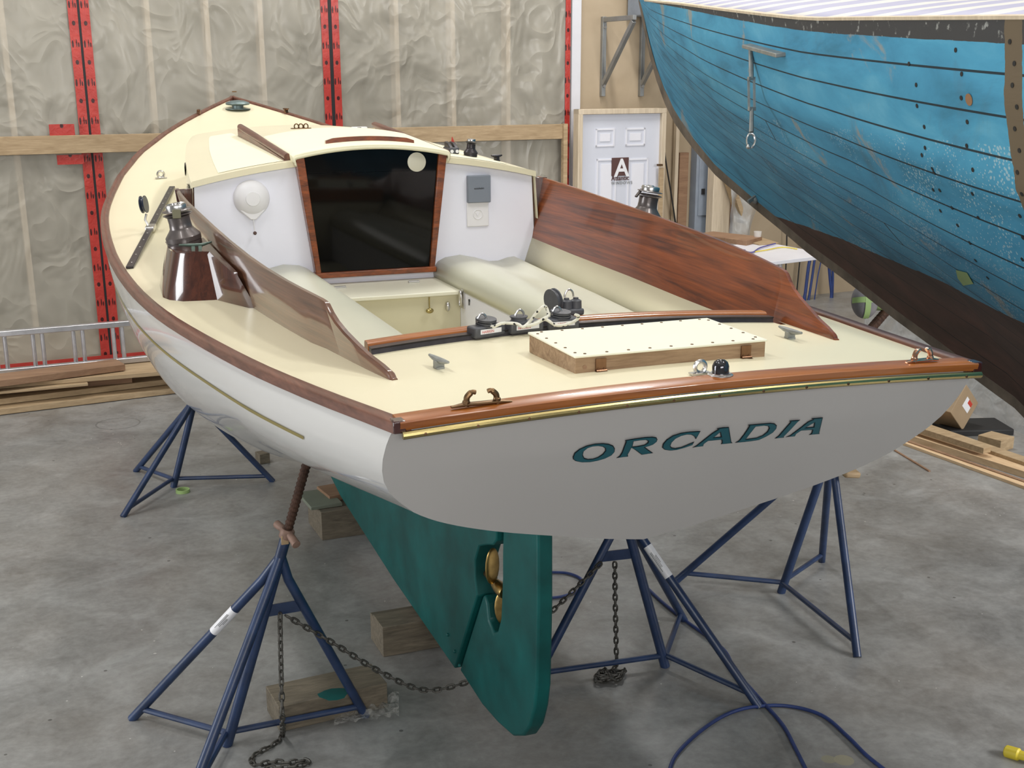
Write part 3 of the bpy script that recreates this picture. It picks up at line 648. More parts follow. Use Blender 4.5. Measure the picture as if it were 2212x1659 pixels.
# keel and rudder in one green fin line
def blade(poly, th, name, parent, bev=.02, **kw):
    return MB().prism([(-th / 2, y, ZB + z) for y, z in poly], (th, 0, 0)).build(name, 'green', parent, bev=bev, **kw)
KP = [(1.30, -.50), (1.335, -.87), (1.37, -.90), (1.44, -.925), (1.52, -.96), (1.565, -1.03), (1.568, -1.10), (1.545, -1.165), (1.83, -1.598), (2.75, -1.575), (3.8, -1.51), (4.6, -1.37), (5.2, -1.12), (5.6, -.85), (5.85, -.55), (5.9, -.35), (4.5, -.40), (3.0, -.45)]
keel = blade(KP, .09, 'keel', boat, .006, label='dark green keel')
RP = [(1.285, -.48), (1.0, -.50), (.99, -.97), (1.0, -1.27), (1.02, -1.36), (1.06, -1.45), (1.12, -1.52), (1.22, -1.575), (1.38, -1.605), (1.55, -1.62), (1.818, -1.602), (1.533, -1.165), (1.515, -1.15), (1.485, -1.175), (1.47, -1.235), (1.42, -1.262), (1.375, -1.235), (1.34, -1.17), (1.322, -1.0), (1.322, -.92), (1.318, -.87)]
rudder = blade(RP, .055, 'rudder', boat, .009, label='green rudder with a rounded foot')
m = MB()
for (px, py) in ((968, 1371), (983, 1407), (994, 1437)): P = onx(px, py, -.046); m.lathe([(.007, 0), (.007, .005), (.004, .008)], P, (-1, 0, 0), 8)
m.build('bolt', 'green', keel)
pr = MB().lathe([(.006, -.05), (.018, -.04), (.024, 0), (.024, .05), (.02, .06)], (0, 1.43, ZB - 1.09), (0, -1, 0), 14).build('propeller', 'propb', boat, label='two bladed bronze propeller')
for sg, cz, cx in ((1, .085, -.025), (-1, -.085, .02)):
    m = MB(); R = frame(Vector((.9, .42 * sg, 0)).normalized(), Vector((-.42 * sg, .9, 0)).normalized(), (0, 0, 1)); m.ball((cx, 1.43, ZB - 1.09 + cz), (.036, .008, .07), 14, 10, R); m.build('blade', 'propb', pr)
MB().lathe([(.012, 0), (.012, .16)], (0, 1.44, ZB - 1.09), (0, 1, 0), 10).build('shaft', 'bronzed', boat)

# decks
xo_t = [(.70, .66), (.865, .694), (1.24, .728), (1.7, .770), (1.96, .794), (2.5, .802), (3.08, .796)]
def xo(y): return interp(y, [a for a, _ in xo_t], [b for _, b in xo_t])
def yt(x): return .772 - .10 * x * x
def yo(x): return yt(x) + .065
def zre(y): return ZB + .25 + .06 * (y - 3.1)
rp = [onf(x, y, lambda X, Y: zre(Y) if Y > 0 else 0) for x, y in ((413, 388), (405, 360), (401.5, 335), (404, 310), (412, 297))]
xe_t = sorted([(p.y, -p.x) for p in rp]); xe_t = [(3.0, .79)] + [q for q in xe_t if 3.1 < q[0] < 5.2]
def xe(y):
    ys = [a for a, _ in xe_t]; xs = [b for _, b in xe_t]
    if y > ys[-1]: return xs[-1] - .22 * (y - ys[-1])
    return interp(y, ys, xs)
YF = 4.85
def gridxy(ylist, xin, xout, nx):
    out = []
    for s in (-1, 1):
        rows = [[(s * (xin(y) + (xout(y) - xin(y)) * j / nx), y, dz(xin(y) + (xout(y) - xin(y)) * j / nx, y)) for j in range(nx + 1)] for y in ylist]; out.append(rows)
    return out
deck = MB()
ri = lambda y: max(hb(y) - .03, .0)
for rows in gridxy([.03 + .67 * i / 8 for i in range(9)], lambda y: 0, ri, 12): deck.grid(rows)
for rows in gridxy([.70 + (3.08 - .70) * i / 24 for i in range(25)], xo, ri, 5): deck.grid(rows)
for rows in gridxy([3.08 + (YF - 3.08) * i / 18 for i in range(19)], lambda y: xe(y) - .03, ri, 6): deck.grid(rows)
for rows in gridxy([YF + (6.98 - YF) * i / 18 for i in range(19)], lambda y: 0, ri, 10): deck.grid(rows)
rows = []
for i in range(5):
    r = []
    for j in range(25):
        x = -.64 + 1.28 * j / 24; y = .70 + (max(yo(x), .701) - .70) * i / 4; r.append((x, y, dz(x, y)))
    rows.append(r)
deck.grid(rows)
dk = deck.build('deck', 'gel', boat, smooth=40, label='smooth cream deck')
# toe rails
for s in (-1, 1):
    rows = []
    for y in [-.018, .05, .15] + [.3 + .15 * i for i in range(44)] + [6.85, 6.92, 6.98, 7.04, 7.07]:
        h = hb(min(y, 7.05)); z = zs(y); wd = min(.036, h + .0); wi = max(h - wd, 0)
        rows.append([(s * (h + .004), y, z - .026), (s * (h + .003), y, z - .004), (s * (h - .001), y, z), (s * (wi + .004), y, z), (s * wi, y, z - .004), (s * wi, y, z - .026)])
    m = MB().grid(rows, True); n = len(rows); m.f.append(tuple(range(6))); m.f.append(tuple(range((n - 1) * 6, n * 6)))
    m.build('toe_rail', 'mahogw', boat, smooth=50, label='brown wooden toe rail along the deck edge')
rows = []
for j in range(33):
    x = -.752 + 1.504 * j / 32; c = .020 * (1 - (x / .76) ** 2)
    rows.append([(x, -.022, ZB - .030 + c), (x, -.026, ZB - .013 + c), (x, -.022, ZB - .010 + c), (x, .035, ZB - .008 + c), (x, .038, ZB - .012 + c), (x, .038, ZB - .035 + c)])
m = MB().grid(rows, True); m.f.append(tuple(range(6))); m.f.append(tuple(range(32 * 6, 33 * 6)))
taff = m.build('stern_rail', 'mahogx', boat, smooth=50, label='orange brown varnished rail across the stern')
for s in (-1, 1): MB().box((s * .752, -.006, ZB - .022), (.028, .034, .028)).build('rail_end_block', 'endgrain', boat, bev=.003)
m = MB(); pth = [(-.748 + 1.508 * j / 40, -.026, ZB - .040 + .020 * (1 - ((-.748 + 1.508 * j / 40) / .76) ** 2)) for j in range(41)]
br = m.tube(pth, .0085, 10).build('brass_strip', 'brass', boat, label='half round brass strip under the stern rail')
m = MB()
for j in range(13):
    x = -.70 + 1.41 * j / 12; m.lathe([(.0035, 0), (.003, .002), (.0012, .0022)], (x, -.0335, ZB - .041 + .020 * (1 - (x / .76) ** 2)), (0, -1, .1), 8)
m.build('screw', 'bronze', br)

# cockpit coaming boards
cy_ = [.415, .42, .43, .45, .48, .51, .54, .58, .613, .65, .684, .71, .737, .755, .77, .782, .795, .803, .81, .84, .9]
XT = [(.42, .652), (.60, .69), (.8, .728), (1.07, .775), (1.3, .803), (1.5, .82), (1.8, .836), (2.1, .847), (2.4, .855), (2.75, .864), (3.0, .862), (3.15, .856)]
XB = [(.385, .652), (.865, .70), (1.24, .733), (1.7, .775), (1.96, .80), (2.5, .808), (3.15, .800)]
ZT = [(.42, -.026), (.43, -.016), (.48, -.004), (.54, .006), (.613, .024), (.684, .043), (.737, .062), (.77, .080), (.795, .099), (.81, .104), (.84, .107), (3.16, .214)]
def ct(tab, y): return interp(y, [a for a, _ in tab], [b for _, b in tab])
for s in (-1, 1):
    rows = []
    for y in cy_ + [1.0 + .1 * i for i in range(22)] + [3.15]:
        zb = dz(ct(XB, y), y) - (.045 if y > .9 else .01); zt = ZB + ct(ZT, y); xt = ct(XT, y); xb = ct(XB, y); g = .019
        zt = max(zt, zb + .004)
        rows.append([(s * (xb - .004), y, zb), (s * (xt - .002), y, zt - .006), (s * (xt - .006), y, zt), (s * (xt - g + .002), y, zt), (s * (xt - g), y, zt - .005), (s * (xb - g), y, zb)])
    m = MB().grid(rows, True); m.f.append(tuple(range(6))); m.f.append(tuple(range((len(rows) - 1) * 6, len(rows) * 6)))
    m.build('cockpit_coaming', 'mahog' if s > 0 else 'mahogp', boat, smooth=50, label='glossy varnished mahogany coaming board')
    MB().prism([(s * .780, 3.085, ZB - .04), (s * .782, 3.085, ZB + .215), (s * .862, 3.085, ZB + .213), (s * .835, 3.085, ZB - .04)], (0, .018, 0)).build('coaming_end_board', 'mahogd', boat, bev=.002)
# aft cockpit trim and traveller
tp = [(-.615 + 1.255 * j / 30) for j in range(31)]
rows = []
for x in tp:
    y = yo(x); z = dz(x, min(y, 1)) ; rows.append([(x, y - .020, z - .02), (x, y - .020, z + .020), (x, y - .012, z + .027), (x, y + .016, z + .027), (x, y + .02, z + .02), (x, y + .02, z - .05)])
m = MB().grid(rows, True); m.f.append(tuple(range(6))); m.f.append(tuple(range(180, 186))); m.build('cockpit_aft_trim', 'mahogx', boat, smooth=50, label='orange brown wooden trim behind the cockpit')
rows = []
for x in tp:
    y = yt(x) + .022; z = dz(x, y); rows.append([(x, y - .014, z), (x, y - .011, z + .012), (x, y - .016, z + .018), (x, y + .016, z + .018), (x, y + .011, z + .012), (x, y + .014, z)])
m = MB().grid(rows, True); m.f.append(tuple(range(6))); m.f.append(tuple(range(180, 186))); trk = m.build('traveller_track', 'black', boat, smooth=50, label='black curved traveller track')

# cockpit interior
rows = []
for y in [3.08, 2.6, 2.02, 1.53, 1.2, 1.0]:
    pass
def crease(y): return interp(y, [.9, 1.2, 1.53, 2.02, 2.6, 3.08], [.57, .60, .625, .67, .705, .745])
for s in (-1, 1):
    prof = [(.290, -.23), (.287, -.205), (.293, -.18), (.31, -.158), (.345, -.142), (.417, -.134), (.49, -.150), (.562, -.172), (.61, -.172), (.66, -.158), (.69, -.156), (.745, -.19)]
    rows = []
    for y in [yo(.3) - .02, 1.2, 1.53, 1.8, 2.02, 2.3, 2.6, 2.85, 3.078]:
        f = (crease(y) - .417) / (.745 - .417); flatn = ss(.9, 3.0, y) * .7 + .3
        rows.append([(s * (x if x <= .417 else .417 + (x - .417) * f), y, ZB + (z if x <= .45 else -.16 + (z + .16) * flatn)) for x, z in prof])
    st = MB().grid(rows).build('cockpit_seat', 'seat', boat, smooth=60, label='pale green rounded cockpit seat', solid=.006)
    rows = [[(s * .296, y, ZB - .225), (s * .296, y, ZB - .44)] for y in (yo(.3) - .02, 3.078)]
    MB().grid(rows).build('seat_front', 'white' if s > 0 else 'cock', boat, smooth=0, solid=.008, label='white seat front' if s > 0 else None)
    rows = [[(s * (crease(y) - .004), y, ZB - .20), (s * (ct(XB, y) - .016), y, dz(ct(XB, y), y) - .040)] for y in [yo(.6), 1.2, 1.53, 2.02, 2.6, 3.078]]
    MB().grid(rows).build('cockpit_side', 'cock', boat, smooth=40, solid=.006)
rows = [[(x, yo(x) + .005, dz(x, 1) - .03), (x, yo(x) + .005, ZB - (.44 if abs(x) < .33 else .25))] for x in tp]
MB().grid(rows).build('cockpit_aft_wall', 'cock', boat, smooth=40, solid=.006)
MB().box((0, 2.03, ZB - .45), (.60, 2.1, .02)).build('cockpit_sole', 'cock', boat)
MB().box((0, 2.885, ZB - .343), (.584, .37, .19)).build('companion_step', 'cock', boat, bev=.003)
lid = MB().box((0, 2.875, ZB - .238), (.584, .405, .018)).build('step_lid', flat('lid_cream', (.76, .74, .60), .4, var=.02), boat, bev=.004, label='cream hinged locker lid below the companionway')
m = MB()
for px, py in ((735, 621), (894, 609)): P = onz(px, py, ZB - .226); m.box(P, (.05, .022, .006)); m.lathe([(.003, -.025), (.003, .025)], P + Vector((0, 0, .004)), (1, 0, 0), 8)
m.build('hinge', 'steel', lid)
m = MB(); P = ony(926, 640, 2.69)
m.lathe([(.003, 0), (.003, .05)], P + Vector((0, -.008, -.05)), (0, 0, 1), 8); m.ball(P + Vector((0, -.012, -.062)), (.018, .008, .012)); m.build('hasp', 'brass', boat)
m = MB(); P = ony(967, 662, 2.69); m.ball(P, (.011, .012, .022)); m.build('drain_cover', 'steel', boat)
m = MB(); P = onx(1000, 645, .288)
m.box(P, (.006, .035, .085)); m.tube([P + Vector((-.012, .012 * math.cos(a), .034 * math.sin(a))) for a in [2 * PI * i / 16 for i in range(16)]], .005, 8, closed=True); m.build('locker_latch', 'steel', boat)
m = MB(); P = onx(1014, 649, .290); m.lathe([(.006, 0), (.006, .003)], P, (-1, 0, 0), 12); m.box(P + Vector((-.002, 0, -.012)), (.003, .005, .018)); m.build('keyhole', 'dark', boat)

# cabin: bulkhead, roof, trunk
YB = 3.08
CAMB = .148
def zr(x, y): return zre(y) + CAMB * (xe(y) ** 2 - x * x)
bulk = [(x, YB, zre(YB) - .02 + CAMB * (.78 ** 2 - x * x)) for x in [-.78 + 1.56 * j / 30 for j in range(31)]] + [(.792, YB, ZB - .02), (.762, YB, ZB - .20), (.5, YB, ZB - .62), (-.5, YB, ZB - .62), (-.762, YB, ZB - .20), (-.792, YB, ZB - .02)]
MB().prism(bulk, (0, .02, 0)).build('cabin_bulkhead', 'white', boat, label='white cabin bulkhead')
rows = []
yl = [3.055] + [3.1 + (YF + .02 - 3.1) * i / 16 for i in range(17)]
for y in yl:
    e = xe(y) + .004; rows.append([(-e, y, zr(e, y) - .026)] + [(x, y, zr(x, y) - (.006 if abs(x) > e - .003 else 0)) for x in [(-1 + 2 * j / 36) * e for j in range(37)]] + [(e, y, zr(e, y) - .026)])
m = MB().grid(rows)
# closing lip at the bulkhead edge
y = 3.055; e = xe(y) + .004
for s in (-1, 1):
    X_ = [s * (.335 + (e - .335) * j / 16) for j in range(17)]; m.grid([[(x, y, zr(x, y)) for x in X_], [(x, y, zr(x, y) - .026) for x in X_], [(x, y + .02, zr(x, y) - .026) for x in X_]])
roof = m.build('cabin_roof', 'gel', boat, smooth=40, label='cream cambered cabin roof')
for s in (-1, 1):
    m = MB(); m.grid([[(s * (.385 + (xe(y) - .115 - .385) * j / 8), y, zr(.385 + (xe(y) - .115 - .385) * j / 8, y) + .0015) for j in range(9)] for y in [3.10 + (4.6 - 3.10) * i / 12 for i in range(13)]])
    m.build('roof_nonskid', 'gelns', boat, smooth=40)
m = MB()
for s in (-1, 1):
    m.grid([[(s * xe(y), y, zre(y) - .02), (s * (xe(y) + .02), y, dz(xe(y), y) - .01)] for y in yl])
xf = xe(YF); m.grid([[(x, YF, zr(x, YF) - .01) for x in [(-1 + 2 * j / 12) * xf for j in range(13)]], [(x, YF + .10 + .08 * (1 - (x / xf) ** 2), dz(x, YF + .1)) for x in [(-1 + 2 * j / 12) * xf for j in range(13)]]])
m.build('cabin_trunk', 'gel', boat, smooth=40)
m = MB()
for s in (-1, 1):
    for yy in (3.35, 4.1):
        MB().prism([(s * (xe(yy + .16 * math.cos(a)) + .006), yy + .16 * math.cos(a), zre(yy) - .085 + .032 * math.sin(a)) for a in [2 * PI * i / 20 for i in range(20)]], (s * .006, 0, 0)).build('cabin_window', 'acryl', boat)

# sliding hatch
rows = []
for y in [3.018, 3.03, 3.1, 3.3, 3.5, 3.74, 3.76]:
    dd = -.005 if y in (3.018, 3.76) else 0
    zt = ZB + .350 + (y - 3.05) * .062 + dd; rows.append([(-.352, y, zt - .032), (-.356, y, zt - .006)] + [(x, y, zt + .30 * (.123 - x * x)) for x in [-.350 + .7 * j / 20 for j in range(21)]] + [(.356, y, zt - .006), (.352, y, zt - .032)])
m = MB().grid(rows); a = [tuple(p) for p in rows[0]]; m.grid([a, [(p[0] * .985, p[1] + .004, p[2] - .012) for p in a]])
hat = m.build('sliding_hatch', 'gelns', boat, smooth=50, solid=.008, label='cream sliding companionway hatch')
rows = []
for j in range(13):
    x = -.183 + .41 * j / 12; y = 3.16; z = ZB + .355 + .30 * (.123 - x * x) - .002; hgt = .027 if 0 < j < 12 else .020
    rows.append([(x, y - .012, z), (x, y - .010, z + hgt), (x, y + .010, z + hgt), (x, y + .014, z)])
m = MB().grid(rows, True); m.f.append((0, 1, 2, 3)); m.f.append((48, 49, 50, 51)); m.build('hatch_handle', 'mahog', hat, smooth=50)
for s in (-1, 1):
    m = MB(); m.tube([(s * .368, y, ZB + .325 + .062 * (y - 3.05) + .008) for y in [3.1, 3.6, 3.9, 4.2, 4.38, 4.43]], [.016, .016, .018, .018, .017, .008], 12); m.prism([(s * .368, 3.1, zr(.37, 3.1) - .01), (s * .368, 4.38, zr(.37, 4.38) - .01), (s * .368, 4.38, ZB + .325 + .062 * 1.33), (s * .368, 3.1, ZB + .325)], (s * .016, 0, 0)); m.build('hatch_runner', 'mahogw', boat)
# companionway
def cw(z): return .255 + (.310 - .255) * (z + .17) / .52     # inner half width at height z
jam = []
for s in (-1, 1):
    MB().prism([(s * cw(-.18), 3.03, ZB - .18), (s * (cw(-.18) + .024), 3.03, ZB - .18), (s * (cw(.34) + .038), 3.03, ZB + .340), (s * cw(.34), 3.03, ZB + .348)], (0, .05, 0)).build('companionway_jamb', 'mahogx' if 0 else 'mahog', boat, bev=.003)
MB().prism([(-.285, 3.025, ZB - .197), (.285, 3.025, ZB - .197), (.285, 3.025, ZB - .172), (-.285, 3.025, ZB - .172)], (0, .055, 0)).build('companionway_sill', 'mahog', boat, bev=.004)
ZSEAM = ony(800, 371, 3.045).z - ZB
for z0, z1 in ((-.175, ZSEAM - .001), (ZSEAM, .345)):
    pts = [(-cw(z0), 3.045, ZB + z0), (cw(z0), 3.045, ZB + z0)] + [(cw(z1) - 2 * cw(z1) * j / 10, 3.045, ZB + z1 + (.033 * (1 - (1 - 2 * j / 10) ** 2) if z1 > .3 else 0)) for j in range(11)]
    wb = MB().prism(pts, (0, .008, 0)).build('washboard', 'acryl', boat, smooth=0, label='dark smoked companionway board')
P = ony(900, 350, 3.043); MB().lathe([(.0, 0), (.040, 0), (.043, .002), (.043, .004), (.040, .005)], P + Vector((0, .002, 0)), (0, -1, 0), 28).build('porthole_disc', flat('porthole_cream', (.62, .60, .49), .4, var=.03), wb, label='cream disc for the bright porthole seen through the dark board')  # pale disc stands in for the bright inner porthole behind the board
# big white lamp with pull cord
P = ony(543, 428, YB); lc = Vector((P.x, YB, P.z))
lamp = MB().lathe([(.079, 0), (.079, .006), (.070, .022), (.050, .034), (.032, .040), (.030, .044), (.0, .045)], lc, (0, -1, 0), 36).build('cabin_lamp', 'wht', boat, label='round white lamp on the bulkhead')
MB().prism([lc + Vector((x, -.006, z)) for x, z in ((-.055, -.05), (.055, -.05), (.012, -.092), (-.012, -.092))], (0, -.018, 0)).build('lamp_foot', 'wht', lamp, bev=.004)
m = MB(); m.tube([lc + Vector((0, -.02, -.09)), lc + Vector((.003, -.022, -.142))], .0018, 6); m.build('pull_cord', 'wht', lamp)
m = MB(); m.ball(lc + Vector((.003, -.022, -.150)), .0085); m.build('pull_bead', 'mahogd', lamp)
# instrument and vent plate
a = ony(1007, 379, YB); b_ = ony(1057, 436, YB)
ins = MB().box(((a.x + b_.x) / 2, YB - .012, (a.z + b_.z) / 2), (b_.x - a.x, .024, a.z - b_.z)).build('instrument', 'grey', boat, bev=.004, label='grey instrument with cover')
text('autohelm', (a.x + .030, YB - .0248, (a.z + b_.z) / 2), (1, 0, 0), (0, 0, 1), .013, 'dark', 'lettering', ins, ext=.0003)
a = ony(1007, 437, YB); b_ = ony(1055, 488, YB); c_ = ((a.x + b_.x) / 2, YB - .004, (a.z + b_.z) / 2)
pl_ = MB().box(c_, (b_.x - a.x, .008, a.z - b_.z)).build('vent_plate', 'wht', boat, bev=.004, label='square white plate below the instrument')
m = MB(); cc = Vector(c_) + Vector((0, -.005, 0)); m.tube([cc + Vector((.022 * math.cos(g), 0, .022 * math.sin(g))) for g in [2 * PI * i / 28 for i in range(28)]], .0022, 6, closed=True)
m.tube([cc + Vector((-.010, 0, .008)), cc + Vector((-.003, 0, -.008)), cc + Vector((.007, 0, .009))], .002, 6); m.build('emblem', 'wht', pl_)

# winches on their pedestals
def winch(o, ax, k, parent, tails=True, mat='winch'):
    w_ = MB().lathe([(r * k, h * k) for r, h in ((.056, 0), (.0605, .003), (.0605, .019), (.0585, .020), (.0585, .0215), (.062, .0225), (.0625, .038), (.060, .042), (.045, .060), (.041, .066), (.040, .068), (.0385, .086), (.0395, .108), (.045, .111))], o, ax, 32).build('winch', mat, parent, smooth=28, label='dark self-tailing winch')
    o = Vector(o); ax = Vector(ax).normalized()
    m = MB()
    for h in (.113, .127):
        m.lathe([(r * k, q * k) for r, q in ((.034, h), (.050, h + .0015), (.0525, h + .003), (.050, h + .0052), (.034, h + .008))], o, ax, 28)
    m.build('line_jaws', mat, w_, smooth=50)
    MB().lathe([(r * k, q * k) for r, q in ((.036, .134), (.0375, .147), (.035, .152), (.030, .153), (.029, .148), (.014, .148), (.012, .156), (.006, .156))], o, ax, 28).build('winch_cap', 'steel', w_, smooth=40)
    return w_, o, ax
for s in (-1, 1):
    bot = [(1.02, 2.34), (1.032, 2.10), (1.015, 2.03), (.975, 1.965), (.92, 1.93), (.865, 1.90), (.79, 1.68), (.768, 1.66), (.812, 2.34)]
    tp_ = [(.995, 2.33, .090), (1.003, 2.12, .092), (.99, 2.07, .092), (.96, 2.03, .092), (.92, 2.005, .092), (.878, 1.985, .092), (.838, 1.70, .060), (.822, 1.68, .060), (.846, 2.33, .098)]
    rows = [[(s * x, y, dz(x, y) - .004) for x, y in bot], [(s * (x * .985 + .0 if x > .9 else x), y, ZB + z - .01) for x, y, z in tp_], [(s * x, y, ZB + z) for x, y, z in [(a - .008 if a > .87 else a, b, c) for a, b, c in tp_]]]
    m = MB().grid(rows, True); m.f.append(tuple(range(18, 27))); m.build('winch_pedestal', 'mahogd', boat, smooth=45, label='dark varnished winch pedestal')
    w_, o_, ax_ = winch((s * .928, 2.19, ZB + .088), (s * .17, -.02, 1), 1.02, boat)
    MB().box(o_ + ax_ * .124 + Vector((-.008, -.052, 0)), (.030, .008, .032)).build('line_guide', flat('guide_olive', (.16, .155, .10), .4, metal=.5), w_, bev=.002) if s < 0 else MB().bar(o_ + ax_ * .145 + Vector((-.04, 0, 0)), o_ + ax_ * .115 + Vector((-.066, -.01, 0)), .012, .006).build('line_guide', 'winch', w_)
    # small horn cleat beside each winch
    P = Vector((s * .905, 2.06, ZB + .092)) if s < 0 else Vector((.925, 2.05, ZB + .092))
    m = MB(); m.tube([P + Vector((-.06, 0, .018)), P + Vector((-.02, 0, .015)), P + Vector((.02, 0, .015)), P + Vector((.055, .01, .022))], [.003, .006, .006, .003], 8); m.box(P + Vector((-.012, 0, .006)), (.012, .012, .014)); m.box(P + Vector((.012, 0, .006)), (.012, .012, .014)); m.build('winch_cleat', flat('cleat_green', (.10, .15, .125), .4, metal=.5), boat)

# cleats on the aft deck
def horn(name, P, d, L, h, mat, parent, lab=None):
    P = Vector(P); d = Vector(d).normalized(); up = Vector((0, 0, 1)); m = MB()
    m.tube([P - d * L / 2 + up * (h * 1.12), P - d * L * .28 + up * h, P + up * (h * .92), P + d * L * .28 + up * h, P + d * L / 2 + up * (h * 1.12)], [.0035, .0068, .0085, .0068, .0035], 10)
    m.bar(P - d * .014, P + d * .014, .020, .006); m.box(P + up * (h * .45), (.016, .024, h * .85), frame(d, up.cross(d), up)); return m.build(name, mat, parent, label=lab)
for (x0, y0), (x1, y1), (xb, yb) in (((925, 765), (970, 783), (948, 794)), ((1681, 704), (1732, 719), (1706, 730))):
    P = od(xb, yb, .002); a = od(x0, y0, .032); b_ = od(x1, y1, .032); horn('deck_cleat', P, (b_ - a), .118, .021, 'galv', boat, 'dull grey horn cleat')
# stern chocks
def chock(px0, px1, mat, lab):
    a = onz(*px0, ZB + .0); b_ = onz(*px1, ZB + .0); a.y = .006; b_.y = .006; d = (b_ - a); L = d.length; d.normalize(); up = Vector((0, 0, 1)); c_ = (a + b_) / 2; c_.z = ZB - .006 + .02 * (1 - (c_.x / .76) ** 2); m = MB()
    m.tube([c_ - d * L / 2, c_ - d * L * .3 + up * .003, c_ + d * L * .3 + up * .003, c_ + d * L / 2], [.005, .009, .009, .005], 10, flat=.5, up=(0, 0, 1))
    for sg in (-1, 1):
        m.tube(spline([c_ + d * sg * L * .27, c_ + d * sg * L * .25 + up * .010, c_ + d * sg * L * .235 + up * .020, c_ + d * sg * L * .16 + up * .029, c_ + d * sg * L * .10 + up * .028], 5), [.0085] * 6 + [.0068] * 9 + [.0052] * 6, 10)
    m.build('chock', mat, boat, label=lab)
chock((976, 884), (1101, 867), 'bronzed', 'bronze chock on the port end of the stern rail')
chock((1958, 785), (2035, 781), 'copper', 'polished chock on the starboard end of the stern rail')
# stern light and eye
P = od(1556, 812, .004)
ln = MB().lathe([(.030, 0), (.030, .004), (.024, .006), (.024, .008)], P, n=28).build('stern_light', 'steel', boat, label='chrome domed stern light')
MB().lathe([(.020, .006), (.020, .024), (.016, .034), (.009, .039), (.0, .040)], P, n=28).build('light_dome', flat('smoked_dome', (.10, .10, .11), .08, metal=.8, var=.5, vs=40), ln)
def padeye(px, py, mat='steel', sc=1.0, off=0.004, d=(1, 0, 0), parent=None, P=None):
    P = P or od(px, py, off); d = Vector(d).normalized(); m = MB(); m.box(P, (.05 * sc, .022 * sc, .004), frame(d, Vector((0, 0, 1)).cross(d), (0, 0, 1)))
    m.tube([P + d * .014 * sc * math.cos(g) + Vector((0, 0, .015 * sc + .014 * sc * math.sin(g))) for g in [2 * PI * i / 20 for i in range(20)]], .0055 * sc, 8, closed=True); return m.build('padeye', mat, parent or boat)
padeye(1512, 806); padeye(348, 384, sc=1.25)
# hatch box with hinges
hx0, hx1, hy0, hy1, hz0, hz1 = -.243, .287, .226, .528, ZB - .016, ZB + .032
hb_ = MB().box(((hx0 + hx1) / 2, (hy0 + hy1) / 2, (hz0 + hz1) / 2), (hx1 - hx0, hy1 - hy0, hz1 - hz0)).build('deck_hatch', 'teakraw', boat, bev=.002, label='raw teak sided hatch box on the stern deck')
MB().box(((hx0 + hx1) / 2, (hy0 + hy1) / 2, hz1 + .003), (hx1 - hx0 + .006, hy1 - hy0 + .006, .006)).build('hatch_top', flat('hatch_cream', (.86, .85, .70), .4, var=.01), hb_, bev=.002)
m = MB()
for i in range(9):
    for y in (hy0 + .012, hy1 - .012): m.lathe([(.0042, 0), (.0035, .0015)], (hx0 + .03 + (hx1 - hx0 - .06) * i / 8, y, hz1 + .006), n=8)
for i in range(5):
    for x in (hx0 + .012, hx1 - .012): m.lathe([(.0042, 0), (.0035, .0015)], (x, hy0 + .03 + (hy1 - hy0 - .06) * i / 4, hz1 + .006), n=8)
m.build('screw', 'bronzed', hb_)
for px in (1297, 1609):
    P = ony(px, 780, hy0 - .001); x = P.x; m = MB()
    m.box((x, hy0 - .004, hz1 - .022), (.028, .003, .034)); m.lathe([(.005, -.014), (.005, .014)], (x, hy0 - .008, hz0 + .012), (1, 0, 0), 10)
    m.box((x, hy0 - .020, hz0 + .0055), (.036, .026, .003)); m.box((x, hy0 - .012, hz0 + .009), (.030, .012, .003))
    for q in (-.008, .008): m.lathe([(.003, 0), (.0025, .001)], (x + q, hy0 - .0056, hz1 - .030), (0, -1, 0), 8)
    m.build('hatch_hinge', 'bronze', hb_)
MB().lathe([(.0055, 0), (.0055, .0008)], (hx0 + .025, hy0 - .0002, (hz0 + hz1) / 2), (0, -1, 0), 12).build('wood_plug', 'cedar', hb_)

